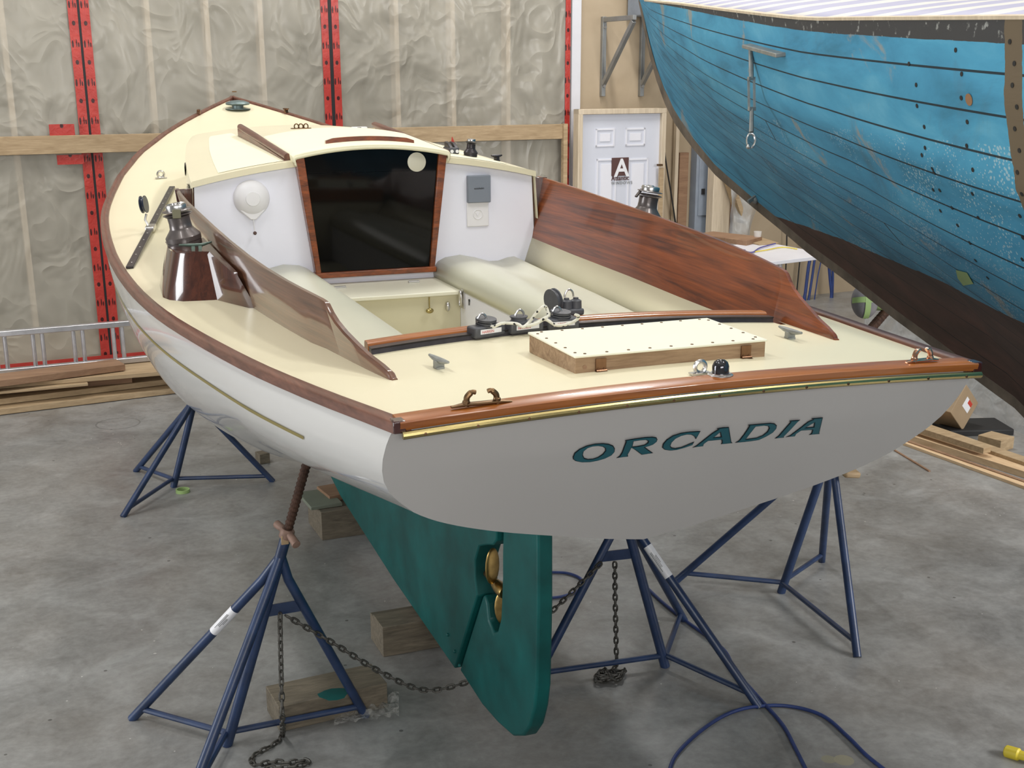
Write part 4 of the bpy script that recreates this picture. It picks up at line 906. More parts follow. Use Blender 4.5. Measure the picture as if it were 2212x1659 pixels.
# traveller cars
def trackx(px):
    lo, hi = -.6, .64
    for _ in range(40):
        x = (lo + hi) / 2; y = yt(x) + .022; q = Vector((x, y, dz(x, y) + .018)) - CAM
        if CXP + FPX * q.dot(RGT) / q.dot(FWD) < px: lo = x
        else: hi = x
    return x
def pulley(c, ax, r, th, parent, mat='plastic', name='sheave'):
    return MB().lathe([(r, -th / 2), (r, -th / 2 + .003), (r * .86, -th * .18), (r * .86, th * .18), (r, th / 2 - .003), (r, th / 2)], c, ax, 26).build(name, mat, parent, smooth=40)
for k, (pxa, pxb, py) in enumerate((((1012, 0), (1088, 0), 727), ((1092, 0), (1170, 0), 719), ((1176, 0), (1246, 0), 706))):
    xa, xb_ = trackx(pxa[0]), trackx(pxb[0]); cx_ = (xa + xb_) / 2; yy = yt(cx_) + .022; c_ = Vector((cx_, yy, dz(cx_, yy) + .018)); L = xb_ - xa
    sl = -1.0 * cx_; d = Vector((1, sl, 0)).normalized(); R = frame(d, Vector((0, 0, 1)).cross(d), (0, 0, 1))
    car = MB().box(c_ + Vector((0, 0, .002)), (L * .97, .048, .032), R).build('traveller_car', 'plastic', boat, bev=.006, label='dark grey traveller car')
    MB().box(c_ + R @ Vector((0, -.0245, .004)), (L * .66, .001, .013), R).build('maker_plate', 'wht', car, smooth=0)
    text('HARKEN', c_ + R @ Vector((-L * .29, -.0252, .000)), d, (0, 0, 1), .0105, 'red', 'lettering', car, ext=.0002)
    if k != 1:
        pulley(c_ + Vector((.0, 0, .022)), (.05, -.1, 1), .030, .009, car); pulley(c_ + Vector((0, 0, .033)), (.05, -.1, 1), .030, .007, car)
    else: pulley(c_ + Vector((-.015, 0, .024)), (0, 0, 1), .026, .018, car)
    m = MB(); q = c_ + Vector((-.012, 0, .028)); m.tube([q + Vector((.014 * math.cos(g), 0, .022 * math.sin(g))) for g in [PI * i / 10 for i in range(11)]], .0032, 8); m.build('shackle', 'steel', car)
# swivel cam cleat standing behind the third car
xx = trackx(1226) + .02; P = Vector((xx, yo(xx) + .045, dz(xx, .85) + .0))
cc = MB().box(P + Vector((.025, .0, .035)), (.075, .05, .02)).build('cam_cleat', 'plastic', boat, bev=.006, label='dark swivelling cam cleat and block')
for q in (.012, .042): MB().lathe([(.018, 0), (.017, .022), (.008, .027), (.008, .031)], P + Vector((q, -.004, .045)), n=16).build('cam', 'plastic', cc)
pulley(P + Vector((-.028, 0, .070)), (1, .25, .1), .036, .018, cc); MB().box(P + Vector((-.012, 0, .066)), (.004, .022, .062)).build('cheek', 'steel', cc, bev=.004)
m = MB(); m.tube([P + Vector((.022 + .014 * math.cos(g), 0, .078 + .022 * math.sin(g))) for g in [PI * i / 10 for i in range(11)]], .003, 8); m.build('bridge', 'steel', cc)
m = MB().lathe([(.02, 0), (.016, .03)], P + Vector((.01, 0, 0)), n=14).build('swivel_base', 'black', cc)
# flecked control line: a thing of its own
m_, t_, b_ = nt('flecked_line'); sset(b_, rough=.8)
v_ = coords(t_, 'Object', (1, 1, 1)); vo = node(t_, 'ShaderNodeTexVoronoi'); vo.inputs['Scale'].default_value = 75; t_.links.new(v_, vo.inputs['Vector'])
t_.links.new(ramp(t_, vo.outputs['Distance'], [(.26, (.03, .03, .03)), (.30, (.76, .75, .66))]), b_.inputs['Base Color']); M['line'] = m_
def od2(px, py, off): 
    P = ony(px, py, yt(.05) + .0); return P
pts = [(1060, 702), (1066, 706), (1082, 699), (1100, 698), (1118, 700), (1130, 706), (1142, 697), (1157, 678), (1172, 663), (1180, 664), (1184, 680), (1175, 688), (1150, 700), (1140, 704), (1160, 698), (1178, 690), (1200, 702), (1222, 701), (1244, 692), (1250, 683), (1243, 680)]
path = spline([ony(x, y, .765 - .014 * (i % 3)) for i, (x, y) in enumerate(pts)], 6)
tag(MB().tube(path, .0046, 8).build('control_line', 'line'), 'white rope with black flecks looped over the traveller cars', 'rope')

# side deck fittings: fairlead tracks, lead block, chainplate
for s in (-1, 1):
    a = od(372, 404, .006); b_ = od(280, 578, .006); a = Vector((s * -a.x, a.y, a.z)); b_ = Vector((s * -b_.x, b_.y, b_.z))
    m = MB().bar(a, b_, .030, .010); tr = m.build('genoa_track', 'black', boat, bev=.002, label='black fairlead track on the side deck')
    m = MB()
    for i in range(13): m.lathe([(.004, 0), (.003, .0012)], a.lerp(b_, (i + .5) / 13) + Vector((0, 0, .005)), n=8)
    m.build('screw', 'steel', tr)
    q = a.lerp(b_, .58)
    cr = MB().bar(q + (a - b_).normalized() * .045, q - (a - b_).normalized() * .045, .042, .022).build('lead_car', 'steel', boat, bev=.004)
    m = MB(); m.tube([q + Vector((-.008, 0, .01)), q + Vector((-.02, .02, .035)), q + Vector((-.012, .03, .06))], .006, 8); m.build('shackle', 'steel', cr)
    bl = MB().lathe([(.040, -.011), (.040, -.007), (.032, -.003), (.032, .003), (.040, .007), (.040, .011)], q + Vector((-.02, .03, .105)), (.93, -.36, .12), 24).build('lead_block', flat('block_navy', (.02, .028, .05), .3, var=.1), cr)
# bow: roller and mushroom vent
P = od(514, 236, .0); P.x *= 1
vt = MB().lathe([(.088, 0), (.088, .004), (.04, .006), (.04, .03)], P, n=32).build('vent_base', 'pvent', boat, label='dark ring under the foredeck vent')
MB().lathe([(.03, .024), (.080, .030), (.086, .038), (.080, .048), (.045, .060), (.0, .064)], P, n=36).build('vent_cap', 'pvent', vt, smooth=60, label='grey green mushroom vent cap')
m = MB(); q = Vector((0, 6.98, zs(6.98)))
for sg in (-1, 1): m.bar(q + Vector((sg * .012, -.02, 0)), q + Vector((sg * .012, -.02, .062)), .012, .005)
m.lathe([(.004, -.016), (.004, .016)], q + Vector((0, -.02, .052)), (1, 0, 0), 8); m.build('bow_roller', 'bronzed', boat)
for s, yy in ((-1, 6.62), (1, 6.62)):
    x = hb(yy) - .03; horn('bow_chock', (s * x, yy, zs(yy) + .002), (s * -.4, 1, 0), .07, .022, 'bronze', boat)
# mast step fittings and deck hardware on the forward roof
def item(px, py, y, fn, *a):
    P = ony(px, py, y); return fn(P, *a)
P = ony(650, 274, 4.55); P.z = zr(P.x, 4.55) if abs(P.x) < .6 else P.z
m = MB(); m.box(P + Vector((0, 0, .002)), (.11, .03, .004))
for q in (-.025, 0, .028): m.tube([P + Vector((q + .012 * math.cos(g), 0, .012 + .014 * math.sin(g))) for g in [2 * PI * i / 14 for i in range(14)]], .0035, 6, closed=True)
m.build('mast_collar_eyes', 'bronzed', boat)
P = ony(672, 262, 5.55); P.z = dz(min(abs(P.x), .6), 5.55) + .0
Px = .62; q = Vector((hb(5.9) - .03, 5.9, zs(5.9)))
m = MB(); m.ball(q + Vector((0, 0, .02)), .018); m.box(q + Vector((0, 0, .006)), (.05, .03, .01)); m.build('stanchion_eye', 'steel', boat)
P = ony(776, 277, 4.5); P.z = zr(.3, 4.5) + .004
m = MB(); m.box((P.x, 4.5, P.z + .006), (.085, .04, .022)); hh = m.build('mast_wire_gland', 'wht', boat, bev=.004); MB().box((P.x - .005, 4.479, P.z + .010), (.022, .004, .012)).build('gland_hole', 'dark', hh)
# clutches, cabin winch, cleat on the starboard roof edge
def onroof(px, py): return onf(px, py, lambda x, y: zr(min(abs(x), xe(y)), y) if 3.0 < y < 5.2 else 0)
P = onz(1012, 334, ZB + .28); xw, yw = .50, 3.30; P = Vector((xw, yw, zr(xw, yw)))
P2 = ony(1016, 332, 3.28); P = Vector((P2.x, 3.28, zr(P2.x, 3.28)))
winch(P, (.08, 0, 1), .54, boat, mat='black')
P2 = ony(984, 326, 3.30); P = Vector((P2.x, 3.30, zr(P2.x, 3.30)))
cl = MB().box(P + Vector((-.006, .05, .016)), (.052, .10, .032)).build('rope_clutch', 'plastic', boat, bev=.006, label='black double rope clutch')
for q in (-.018, .008):
    MB().prism([P + Vector((q - .010, 0, .03)), P + Vector((q - .010, .09, .03)), P + Vector((q - .010, .085, .058)), P + Vector((q - .010, .04, .05))], (.018, 0, 0)).build('clutch_lever', 'black', cl, bev=.003)
    MB().lathe([(.008, 0), (.008, .003), (.0045, .003), (.0045, .001)], P + Vector((q, 0, .014)), (0, -1, 0), 14).build('clutch_eye', 'wht', cl)
MB().prism([P + Vector((.004, .07, .05)), P + Vector((.020, .07, .05)), P + Vector((.010, .075, .078))], (0, .01, 0)).build('clutch_tab', 'red', cl)
P2 = ony(1090, 352, 3.34); xx = min(P2.x, .70); horn('cabin_cleat', (xx, 3.34, zr(xx, 3.34)), (1, .3, 0), .065, .022, 'black', boat)

# boat name traced on the transom plane
zt0 = zs(0) - .02
TN = Vector((0, 1, .67)).normalized(); TPt = Vector((0, -.0025, zt0))
def ont(px, py): return on(px, py, TN, TPt)
TXv = Vector((1, 0, 0)); TYv = TN.cross(TXv) * -1
if TYv.z < 0: TYv = -TYv
c1 = lambda L: [(1220 + a / 7.373, 920 + b / 7.373) for a, b in L]
c2 = lambda L: [(1490 + a / 7.373, 890 + b / 7.373) for a, b in L]
GL = [('O', c1([(125, 490), (150, 430), (230, 365), (350, 310), (480, 280), (610, 272), (700, 282), (770, 310), (797, 355), (790, 410), (740, 465), (640, 515), (520, 550), (400, 572), (270, 575), (170, 555), (130, 525)]), c1([(285, 455), (300, 400), (360, 350), (440, 322), (530, 315), (600, 325), (640, 350), (642, 390), (600, 445), (530, 490), (450, 518), (370, 525), (310, 505)]), True),
      ('R', c1([(960, 225), (1100, 200), (1280, 175), (1400, 170), (1460, 180), (1475, 210), (1460, 250), (1400, 295), (1330, 320), (1275, 332), (1330, 375), (1405, 428), (1320, 440), (1222, 455), (1150, 400), (1062, 335), (1030, 400), (1000, 450), (1008, 483), (920, 492), (820, 508), (870, 475), (905, 420), (945, 310), (970, 250)]), c1([(1095, 240), (1200, 225), (1290, 218), (1325, 235), (1315, 265), (1270, 295), (1180, 315), (1075, 328)]), False),
      ('C', c1([(2160, 78), (2085, 210), (2060, 160), (2010, 135), (1940, 132), (1850, 155), (1760, 200), (1700, 260), (1680, 310), (1700, 340), (1760, 350), (1850, 335), (1960, 290), (2060, 248), (2030, 300), (1900, 345), (1780, 378), (1680, 388), (1590, 375), (1548, 340), (1560, 285), (1620, 215), (1720, 150), (1850, 108), (1990, 88)]), None, False),
      ('A', c2([(430, 255), (530, 242), (622, 235), (640, 350), (660, 470), (680, 490), (580, 500), (495, 508), (510, 480), (500, 435), (400, 445), (290, 455), (220, 505), (210, 540), (130, 548), (40, 562), (110, 525), (230, 430), (350, 335), (455, 270)]), c2([(480, 320), (495, 390), (380, 400)]), False),
      ('D', c2([(930, 200), (1100, 185), (1280, 170), (1350, 178), (1385, 210), (1375, 260), (1320, 325), (1220, 385), (1100, 440), (960, 462), (840, 475), (720, 485), (780, 450), (860, 350), (920, 260), (945, 220)]), c2([(1045, 228), (1180, 212), (1245, 220), (1260, 250), (1230, 310), (1160, 365), (1060, 405), (960, 418), (890, 428)]), False),
      ('I', c2([(1590, 135), (1680, 128), (1757, 120), (1710, 160), (1600, 280), (1495, 385), (1500, 402), (1430, 408), (1350, 418), (1410, 375), (1510, 260), (1600, 160)]), None, False),
      ('A', c2([(1940, 95), (2030, 90), (2118, 82), (2090, 200), (2060, 325), (2065, 345), (1980, 352), (1895, 360), (1935, 335), (1950, 280), (1860, 285), (1770, 292), (1690, 345), (1672, 382), (1600, 388), (1525, 397), (1600, 365), (1740, 260), (1880, 150), (1960, 115)]), c2([(1980, 165), (1970, 232), (1845, 243)]), False)]
def glyph(outer, hole, off, lift, mat, name, parent):
    cu = bpy.data.curves.new('g', 'CURVE'); cu.dimensions = '2D'; cu.fill_mode = 'BOTH'; cu.extrude = .0004; cu.offset = off; cu.resolution_u = 1
    for poly in (outer, hole):
        if not poly: continue
        L2 = [((ont(x, y) - TPt).dot(TXv), (ont(x, y) - TPt).dot(TYv)) for x, y in poly]
        sp = cu.splines.new('POLY'); sp.points.add(len(L2) - 1)
        for i, (a, b) in enumerate(L2): sp.points[i].co = (a, b, 0, 1)
        sp.use_cyclic_u = True
    tmp = bpy.data.objects.new('tmp', cu); C.objects.link(tmp); bpy.context.view_layer.update()
    me = bpy.data.meshes.new_from_object(tmp.evaluated_get(bpy.context.evaluated_depsgraph_get())); bpy.data.objects.remove(tmp)
    nrm_ = -TN; mb = MB(); mb.add([TPt + TXv * v.co.x + TYv * v.co.y + nrm_ * (v.co.z + lift) for v in me.vertices], [tuple(p.vertices) for p in me.polygons]); return mb.build(name, mat, parent, smooth=0)
for nm, o_, h_, cyc in GL:
    g = glyph(o_, h_, 0, .0008, 'ink', 'name_letter', transom); glyph(o_, h_, -.0021, .0018, 'teal', 'letter_face', g)

# ------------------------------------------------------------------ boat stands, keel blocks, chains
bpy.context.view_layer.update()
from mathutils.bvhtree import BVHTree
def bvh(o):
    me = o.data; mw = Matrix.Translation(ORG[o.name]); return BVHTree.FromPolygons([mw @ v.co for v in me.vertices], [tuple(p.vertices) for p in me.polygons])
HT = bvh(hull)
ST = {}
def stand(key, J, feet, apex_px, lab, pad_px=None, screw_mat='rust', hitT=None, post_top=.14, tilt=None, padlen=None, padmat='timber'):
    J = onz(*J, 0) if len(J) == 2 else Vector(J); F = [onz(*f, 0) if len(f) == 2 else Vector(f) for f in feet]
    cen = sum(F, Vector()) / 3
    d = ray(*apex_px)      # the point of the sight line nearest the upright through the middle of the feet
    h = Vector((d.x, d.y, 0)); tt = (Vector((cen.x, cen.y, 0)) - Vector((CAM.x, CAM.y, 0))).dot(h) / h.dot(h); A = CAM + d * tt
    t = thing('boat_stand', lab, 'boat stand', cen, 'blue tripod boat stands')
    dn = (A - J).normalized()
    MB().tube([J, A + dn * .10], .021, 12).build('post', 'bluep', t)
    for f in F:
        k = f.lerp(A, .90); MB().tube([f, k, A + dn * .03], [.0185, .0185, .017], 12).build('leg', 'bluep', t)
        MB().tube([J + Vector((0, 0, .055)), f.lerp(A, .07)], .0125, 10).build('base_bar', 'bluep', t)
    gi = 2 if key == 'FL' else 1; g0 = J.lerp(A, .74); g1 = F[gi].lerp(A, .74); 
    if key in ('FL', 'FR'): MB().bar(g0, g1, .006, .045).build('gusset', 'bluep', t)
    top = A + dn * .10
    hit = None
    if hitT: hit = hitT.ray_cast(top, dn)
    L = (hit[3] - .035) if hit and hit[0] else .35
    L = max(.08, L) + (.06 if key == 'FL' else 0)
    if key == 'BR': L = .10
    n = int(max(4, L / .0075)); pts = [top - dn * .04 + dn * ((L + .04) * i / n) for i in range(n + 1)]
    MB().tube(pts, [.0148 if i % 2 else .0182 for i in range(n + 1)], 14).build('screw', screw_mat, t, smooth=20)
    MB().lathe([(.025, 0), (.027, .004), (.027, .03), (.023, .036)], top, dn, 14).build('collar', 'rustl', t)
    side = dn.cross(Vector((0, 0, 1))).normalized(); sd = (side * .8 + dn.cross(side) * .55).normalized()
    m = MB()
    for sg in (-1, 1): m.tube([top + dn * .022 + sd * sg * .018, top + dn * .020 + sd * sg * .075 - dn * .012 * (sg > 0)], [.014, .016], 12)
    m.build('screw_handle', 'rustl', t)
    nrm_ = hit[1] if hit and hit[0] else -dn
    if nrm_.dot(dn) > 0: nrm_ = -nrm_
    x = nrm_.orthogonal().normalized(); y = nrm_.cross(x); q = top + dn * (L + .012)
    yv = Vector((0, 1, 0)); yv = (yv - nrm_ * yv.dot(nrm_)).normalized(); xv = yv.cross(nrm_)
    if key == 'BR': q2 = atd(1833, 1019, (q - CAM).dot(FWD)); MB().bar(top + dn * L, q2, .03, .02).build('pad_arm', 'rustl', t); q = q2
    if key != 'FL': MB().box(q, (.085, .085, .03), frame(xv, yv, nrm_)).build('pad', padmat, t, bev=.01)
    ST[key] = (J, F, A, dn, t); return t
s_fl = stand('FL', (490, 1610), [(285, 1553), (393, 1770), (790, 1547)], (602, 1215), 'blue boat stand at front left with white sticker and rusty screw', hitT=HT)
s_fr = stand('FR', (1437, 1440), [(1640, 1528), (1150, 1480), (1478, 1340)], (1347, 1105), 'blue boat stand right of the rudder with a hanging chain', hitT=HT)
s_br = stand('BR', (1687, 1280), [(1458, 1257), (1775, 1213), (1852, 1420)], (1795, 965), 'blue boat stand farthest right with three thin legs and a wood pad', hitT=HT)
s_bl = stand('BL', (375, 1052), [(265, 1117), (590, 1040), (293, 1018)], (420, 865), 'blue boat stand far left beside the lumber pile', hitT=HT)
# stickers
def sticker(key, fi, f0, f1, lab='white paper sticker'):
    J, F, A, dn, t = ST[key]; a = F[fi].lerp(A, f0); b = F[fi].lerp(A, f1); MB().tube([a, b], .0195, 14, caps=False).build('sticker', 'wht', t, label=lab)
    c = F[fi].lerp(A, (f0 + f1) / 2); d = (b - a).normalized(); n = (CAM - c).normalized(); n = (n - d * n.dot(d)).normalized(); y = n.cross(d)
    m = MB()
    for i in range(4): m.box(c + n * .0198 + y * (.008 - .005 * i) + d * (.01 * (i % 2)), ((b - a).length * (.6 - .12 * i), .0016, .0006), frame(d, y, n))
    m.build('sticker_print', 'dark', t)
sticker('FL', 0, .58, .72); sticker('FR', 0, .66, .82)
J, F, A, dn, t = ST['FL']; MB().box(A + dn * .09 + (CAM - A).normalized() * .022, (.028, .004, .034), None).build('brand_plate', 'timber', t, bev=.002)
# keel blocks
def block(pxs, z0, h, d, name, mat, lab, cat='wooden block', grp=None, tex=None):
    a = onz(*pxs[0], z0); b = onz(*pxs[1], z0); u_ = (b - a); u_.z = 0; L = u_.length; u_.normalize(); n = Vector((-u_.y, u_.x, 0)); c = (a + b) / 2 + n * d / 2; c.z = z0 + h / 2
    return tag(MB().box(c, (L, d, h), frame(u_, n, (0, 0, 1))).build(name, mat, bev=.003), lab, cat, grp)
G = 'timber blocks under the keel'
block([(828, 1420), (985, 1392)], 0, .130, .20, 'wooden_block', 'timbero', 'rough timber block under the keel just ahead of the rudder', grp=G)
block([(826, 1364), (975, 1338)], .131, .018, .15, 'wood_shim', 'timbero', 'thin shim board on the timber block near the rudder', 'shim')
block([(696, 1168), (850, 1145)], 0, .165, .30, 'wooden_block', 'timbero', 'second rough timber block under the keel, farther forward', grp=G)
block([(672, 1103), (740, 1093)], .167, .02, .28, 'wood_shim', flat('green_ply', (.20, .22, .17), .7), 'greenish ply piece on the forward keel block', 'shim')
block([(712, 1085), (775, 1074)], .167, .035, .2, 'wood_shim', 'cedar', 'brown wood piece on top of the forward keel block', 'shim')
block([(605, 1582), (838, 1528)], 0, .11, .19, 'wooden_block', 'timbero', 'weathered timber block lying loose under the front left stand', grp=None)
m = MB(); P = onz(722, 1500, .112); m.prism([P + Vector((.06 * math.cos(g) * (1 + .2 * math.sin(3 * g)), .05 * math.sin(g), 0)) for g in [2 * PI * i / 12 for i in range(12)]], (0, 0, .001))
tag(m.build('paint_splash', 'green'), 'dried green paint on the loose timber block', 'paint', kind='stuff')
block([(562, 1004), (584, 1000)], 0, .07, .08, 'wooden_block', 'timbero', 'small dark block far behind the left stand')

# chains
def chain(path, name, lab, pitch=.030, wire=.0042, seed=0):
    P = [Vector(p) for p in path]; cum = [0]
    for a, b in zip(P, P[1:]): cum.append(cum[-1] + (b - a).length)
    n = int(cum[-1] / pitch); m = MB(); 
    def at(s):
        for i in range(len(P) - 1):
            if s <= cum[i + 1] or i == len(P) - 2: return P[i].lerp(P[i + 1], (s - cum[i]) / max(1e-6, cum[i + 1] - cum[i]))
    for i in range(n):
        a = at(i * pitch); b = at((i + 1) * pitch); d = (b - a).normalized(); x = d.cross(Vector((.3, .4, .87))).normalized(); y = d.cross(x)
        if i % 2: x, y = y, x
        c = (a + b) / 2; hl = pitch * .5 + wire * .3; hw = pitch * .30
        m.tube([c + d * hl * 1.15 * (abs(math.cos(g)) ** .7 * (1 if math.cos(g) > 0 else -1)) + x * hw * (abs(math.sin(g)) ** .7 * (1 if math.sin(g) > 0 else -1)) for g in [2 * PI * k / 10 for k in range(10)]], wire, 6, closed=True)
    return tag(m.build(name, 'chain', smooth=60), lab, 'chain')
J, F, A, dn, t = ST['FL']; g = J.lerp(A, .74).lerp(F[2].lerp(A, .74), .35); G1 = g.copy()
gd = (g - CAM).dot(FWD)
q = [atd(605, 1325, gd), atd(606, 1400, gd), atd(608, 1480, gd), atd(610, 1555, gd)]
flo = [onz(x, y, .008) for x, y in ((610, 1588), (600, 1602), (575, 1618), (550, 1630), (543, 1648), (560, 1652), (590, 1645), (625, 1648), (655, 1642), (668, 1648), (640, 1655), (600, 1658), (570, 1662), (600, 1668), (650, 1664), (668, 1672))]
chain(spline(q + flo, 6), 'chain', 'rusty chain hanging from the front left stand to the floor', .027)
a = atd(618, 1330, gd); e = onz(1010, 1472, .045) ; e = Vector((-.02, 1.72, .10))
e = onx(1012, 1473, -.02)
sag = spline([a, a.lerp(e, .25) + Vector((0, 0, -.045)), a.lerp(e, .5) + Vector((0, 0, -.095)), a.lerp(e, .75) + Vector((0, 0, -.105)), e], 8)
J2, F2, A2, dn2, t2 = ST['FR']; g2 = J2.lerp(A2, .80)
e2 = atd(1305, 1210, (A2 - CAM).dot(FWD))
sag += spline([e, e.lerp(e2, .3) + Vector((0, 0, -.02)), e.lerp(e2, .6) + Vector((0, 0, -.02)), e2], 8)[1:]
chain(sag, 'chain', 'long rusty chain linking the two front stands under the keel', .027)
gd = (A2 - CAM).dot(FWD); bp = onz(1330, 1440, .01)
q = [atd(1328, 1215, gd), atd(1329, 1300, (gd + (bp - CAM).dot(FWD)) / 2), atd(1331, 1400, (bp - CAM).dot(FWD)), bp]
rnd = random.Random(3); pile = [onz(1320 + rnd.uniform(-38, 38), 1458 + rnd.uniform(-14, 14), .01 + .02 * rnd.random()) for _ in range(16)]
chain(spline(q + pile, 5), 'chain', 'rusty chain hanging from the stand right of the rudder into a heap', .027)

# crumpled film by the loose block, roll of tape, floor hoses, yellow connector, stick
rows = []; c0 = onz(800, 1540, .0); c1_ = onz(850, 1522, 0)
for i in range(18):
    r = []
    for j in range(22):
        u_, v_ = j / 21, i / 17; px = 722 + 140 * u_; py = 1522 + 50 * v_ - 18 * u_; P = onz(px, py, 0); r.append(P + Vector((0, 0, .012 + .05 * abs(mnoise.noise(Vector((u_ * 6, v_ * 6, 2)))) * (1 if u_ > .45 else .4))))
    rows.append(r)
tag(MB().grid(rows).build('crumpled_film', 'film', smooth=180, fixn=False), 'crumpled clear plastic film by the front left stand foot', 'plastic film')
P = onz(395, 1063, 0)
tag(MB().lathe([(.042, 0), (.042, .02), (.034, .02), (.034, 0)], P, n=28).build('tape_roll', 'tapeg'), 'roll of green tape lying on the floor by the far left stand', 'tape')
def hose(name, pts, r, z, lab, mat='blueh', grp=None):
    return tag(MB().tube(spline([onz(x, y, z + (z2 if len(p) > 2 else 0)) for p in pts for x, y, z2 in [(p[0], p[1], p[2] if len(p) > 2 else 0)]], 8), r, 8).build(name, mat, smooth=60), lab, 'hose', grp)
hose('air_hose', [(1440, 1700), (1455, 1640), (1500, 1590), (1560, 1548), (1620, 1528), (1700, 1525), (1775, 1545), (1830, 1590), (1870, 1630), (1910, 1662), (1960, 1700)], .0075, .009, 'blue hose curving in an arch across the front floor')
hose('air_hose', [(1180, 1236), (1225, 1238), (1256, 1252), (1250, 1275), (1215, 1288), (1178, 1292)], .0075, .009, 'blue hose loop on the floor behind the rudder')
hose('air_hose', [(1390, 1262), (1430, 1300), (1480, 1340), (1560, 1400), (1590, 1450), (1640, 1508), (1690, 1565), (1720, 1620), (1750, 1680)], .0075, .009, 'blue hose running past the right stand foot and under the arch')
P = onz(2200, 1630, .02); m = MB().lathe([(.02, -.05), (.024, -.045), (.024, 0), (.018, .006), (.016, .05)], P, (.35, -.8, .1), 16)
cn = m.build('hose_connector', 'yellow'); tag(cn, 'yellow plastic connector at the right edge of the floor', 'connector')
tag(MB().bar(onz(1925, 968, .004), onz(2008, 1018, .004), .014, .008).build('thin_stick', 'cedar'), 'thin brown stick lying alone on the floor', 'stick')

# lumber at right, box, plastic wrap
def rboard(p0, p1, z, h, wd, mat, lab, ext=1.2, cat='board', grp='boards on the floor at right', name='pine_board'):
    a = onz(*p0, z + h); b = onz(*p1, z + h); d = (b - a).normalized(); a = a - d * .9; b = b + d * ext; n = Vector((-d.y, d.x, 0))
    if n.dot(FWD) < 0: n = -n
    c = (a + b) / 2 + n * wd / 2; c.z = z + h / 2
    return tag(MB().box(c, ((b - a).length, wd, h), frame(d, n, (0, 0, 1))).build(name, mat, bev=.002), lab, cat, grp)
rboard((1952, 956), (2212, 1050), 0, .02, .06, 'pine', 'frontmost thin pine board on the floor at right')
rboard((1960, 953), (2212, 1040), .021, .006, .03, 'cedar', 'narrow brown strip lying on the frontmost pine board')
rboard((1972, 942), (2212, 1018), 0, .045, .13, 'pine', 'thicker pine board just behind the frontmost one')
rboard((2000, 925), (2212, 998), .046, .024, .10, 'timber', 'pale board at the back of the right board pile')
o = rboard((1990, 925), (2125, 968), .072, .04, .07, 'timber', 'short pale batten lying on top of the right boards', ext=0)
t_ = thing('cardboard_box', 'brown cardboard box on its corner with a white and red label', 'box', onz(2040, 940, 0))
cB = onz(2052, 945, 0); X = (RGT * .62 + FWD * .5); X.z = 0; X.normalize(); Y = Vector((-X.y, X.x, 0)); Rb = frame(X, Y, (0, 0, 1)) @ Matrix.Rotation(.75, 3, 'Y') 
cen = atd(2040, 905, (cB - CAM).dot(FWD) + .15); cen.z = max(cen.z, .2)
bx_ = MB().box(cen, (.24, .30, .24), Rb).build('carton', 'card', t_, bev=.004)
nn = Rb @ Vector((0, -1, 0)); fc = cen + nn * .1512
MB().box(fc + Rb @ Vector((.01, 0, .03)), (.10, .001, .08), Rb).build('label_paper', 'wht', t_); MB().box(fc + Rb @ Vector((.03, -.001, .055)), (.06, .001, .03), Rb).build('label_red', 'red', t_)
P = onz(2130, 965, 0)
tag(MB().box(atd(2100, 930, (P - CAM).dot(FWD) + .4) * 1, (.45, .3, .1), frame((1, -.3, 0), (.3, 1, 0), (0, 0, 1))).build('dark_crate', 'dark', bev=.01), 'black flat tray behind the cardboard box', 'tray')
block([(2110, 965), (2160, 978)], 0, .085, .16, 'wood_offcut', 'timber', 'short pale wood block beside the plastic wrap', cat='block')
# dust sheet hanging from the blue boat to the floor
rows = []
fl0, fl1 = (1810, 720), (2330, 985)
for i in range(34):
    v_ = i / 33; r = []
    for j in range(50):
        u_ = j / 49
        px = 1840 + 480 * u_; pyb = 780 + 0 * u_
        base = onz(1880 + 460 * u_, 800 + 190 * u_, 0); top = atd(1850 + 430 * u_, 560 + 330 * u_, (base - CAM).dot(FWD) + .25)
        P = base.lerp(top, v_); w_ = .07 * mnoise.noise(Vector((u_ * 9, v_ * 1.6, 4))) + .035 * mnoise.noise(Vector((u_ * 26, v_ * 3, 7)))
        r.append(P + Vector((WN.x, WN.y, 0)) * w_ * (1.3 - v_ * .6))
    rows.append(r)
tag(MB().grid(rows).build('dust_sheet', 'dust', smooth=180, fixn=False), 'clear plastic dust sheet hanging below the blue boat', 'plastic sheet')

# ------------------------------------------------------------------ the old blue boat
old = thing('wooden_boat', 'old blue planked wooden boat hull standing at the right', 'boat', (4.6, 3.5, .5))
PB = atd(1393, 3, 9.4); PK = atd(2212, 870, 5.2)
plan0 = Vector((PB.x, PB.y, 0)); plan1 = Vector((PK.x, PK.y, 0)); dirc = (plan1 - plan0).normalized(); LK = (plan1 - plan0).length
perp = Vector((-dirc.y, dirc.x, 0))
if perp.dot(CAM - plan0) < 0: perp = -perp
kp = [(1393, 3), (1402, 50), (1415, 112), (1437, 190), (1462, 248), (1500, 303), (1560, 373), (1640, 440), (1700, 488), (1760, 538), (1850, 602), (1950, 680), (2050, 752), (2130, 812), (2212, 870)]
kk = [on(x, y, perp, plan0) for x, y in kp]; kt = sorted([((p - plan0).dot(dirc), p.z) for p in kk])
def kz(s):
    if s > kt[-1][0]: return kt[-1][1] - .36 * (s - kt[-1][0]) + .05 * (s - kt[-1][0]) ** 2
    return interp(s, [a for a, _ in kt], [b for _, b in kt])
kzs = [max(.25, v) for v in [1]]
sp_ = [(1395, 0), (1471, 7), (1556, 18), (1668, 31), (1789, 42.6), (1893, 48), (1982, 54), (2072, 58), (2212, 60.5), (2400, 62)]
def hbb(s): return 1.12 * (1 - (1 - min(s, 6.5) / 6.5) ** 1.8) + .012
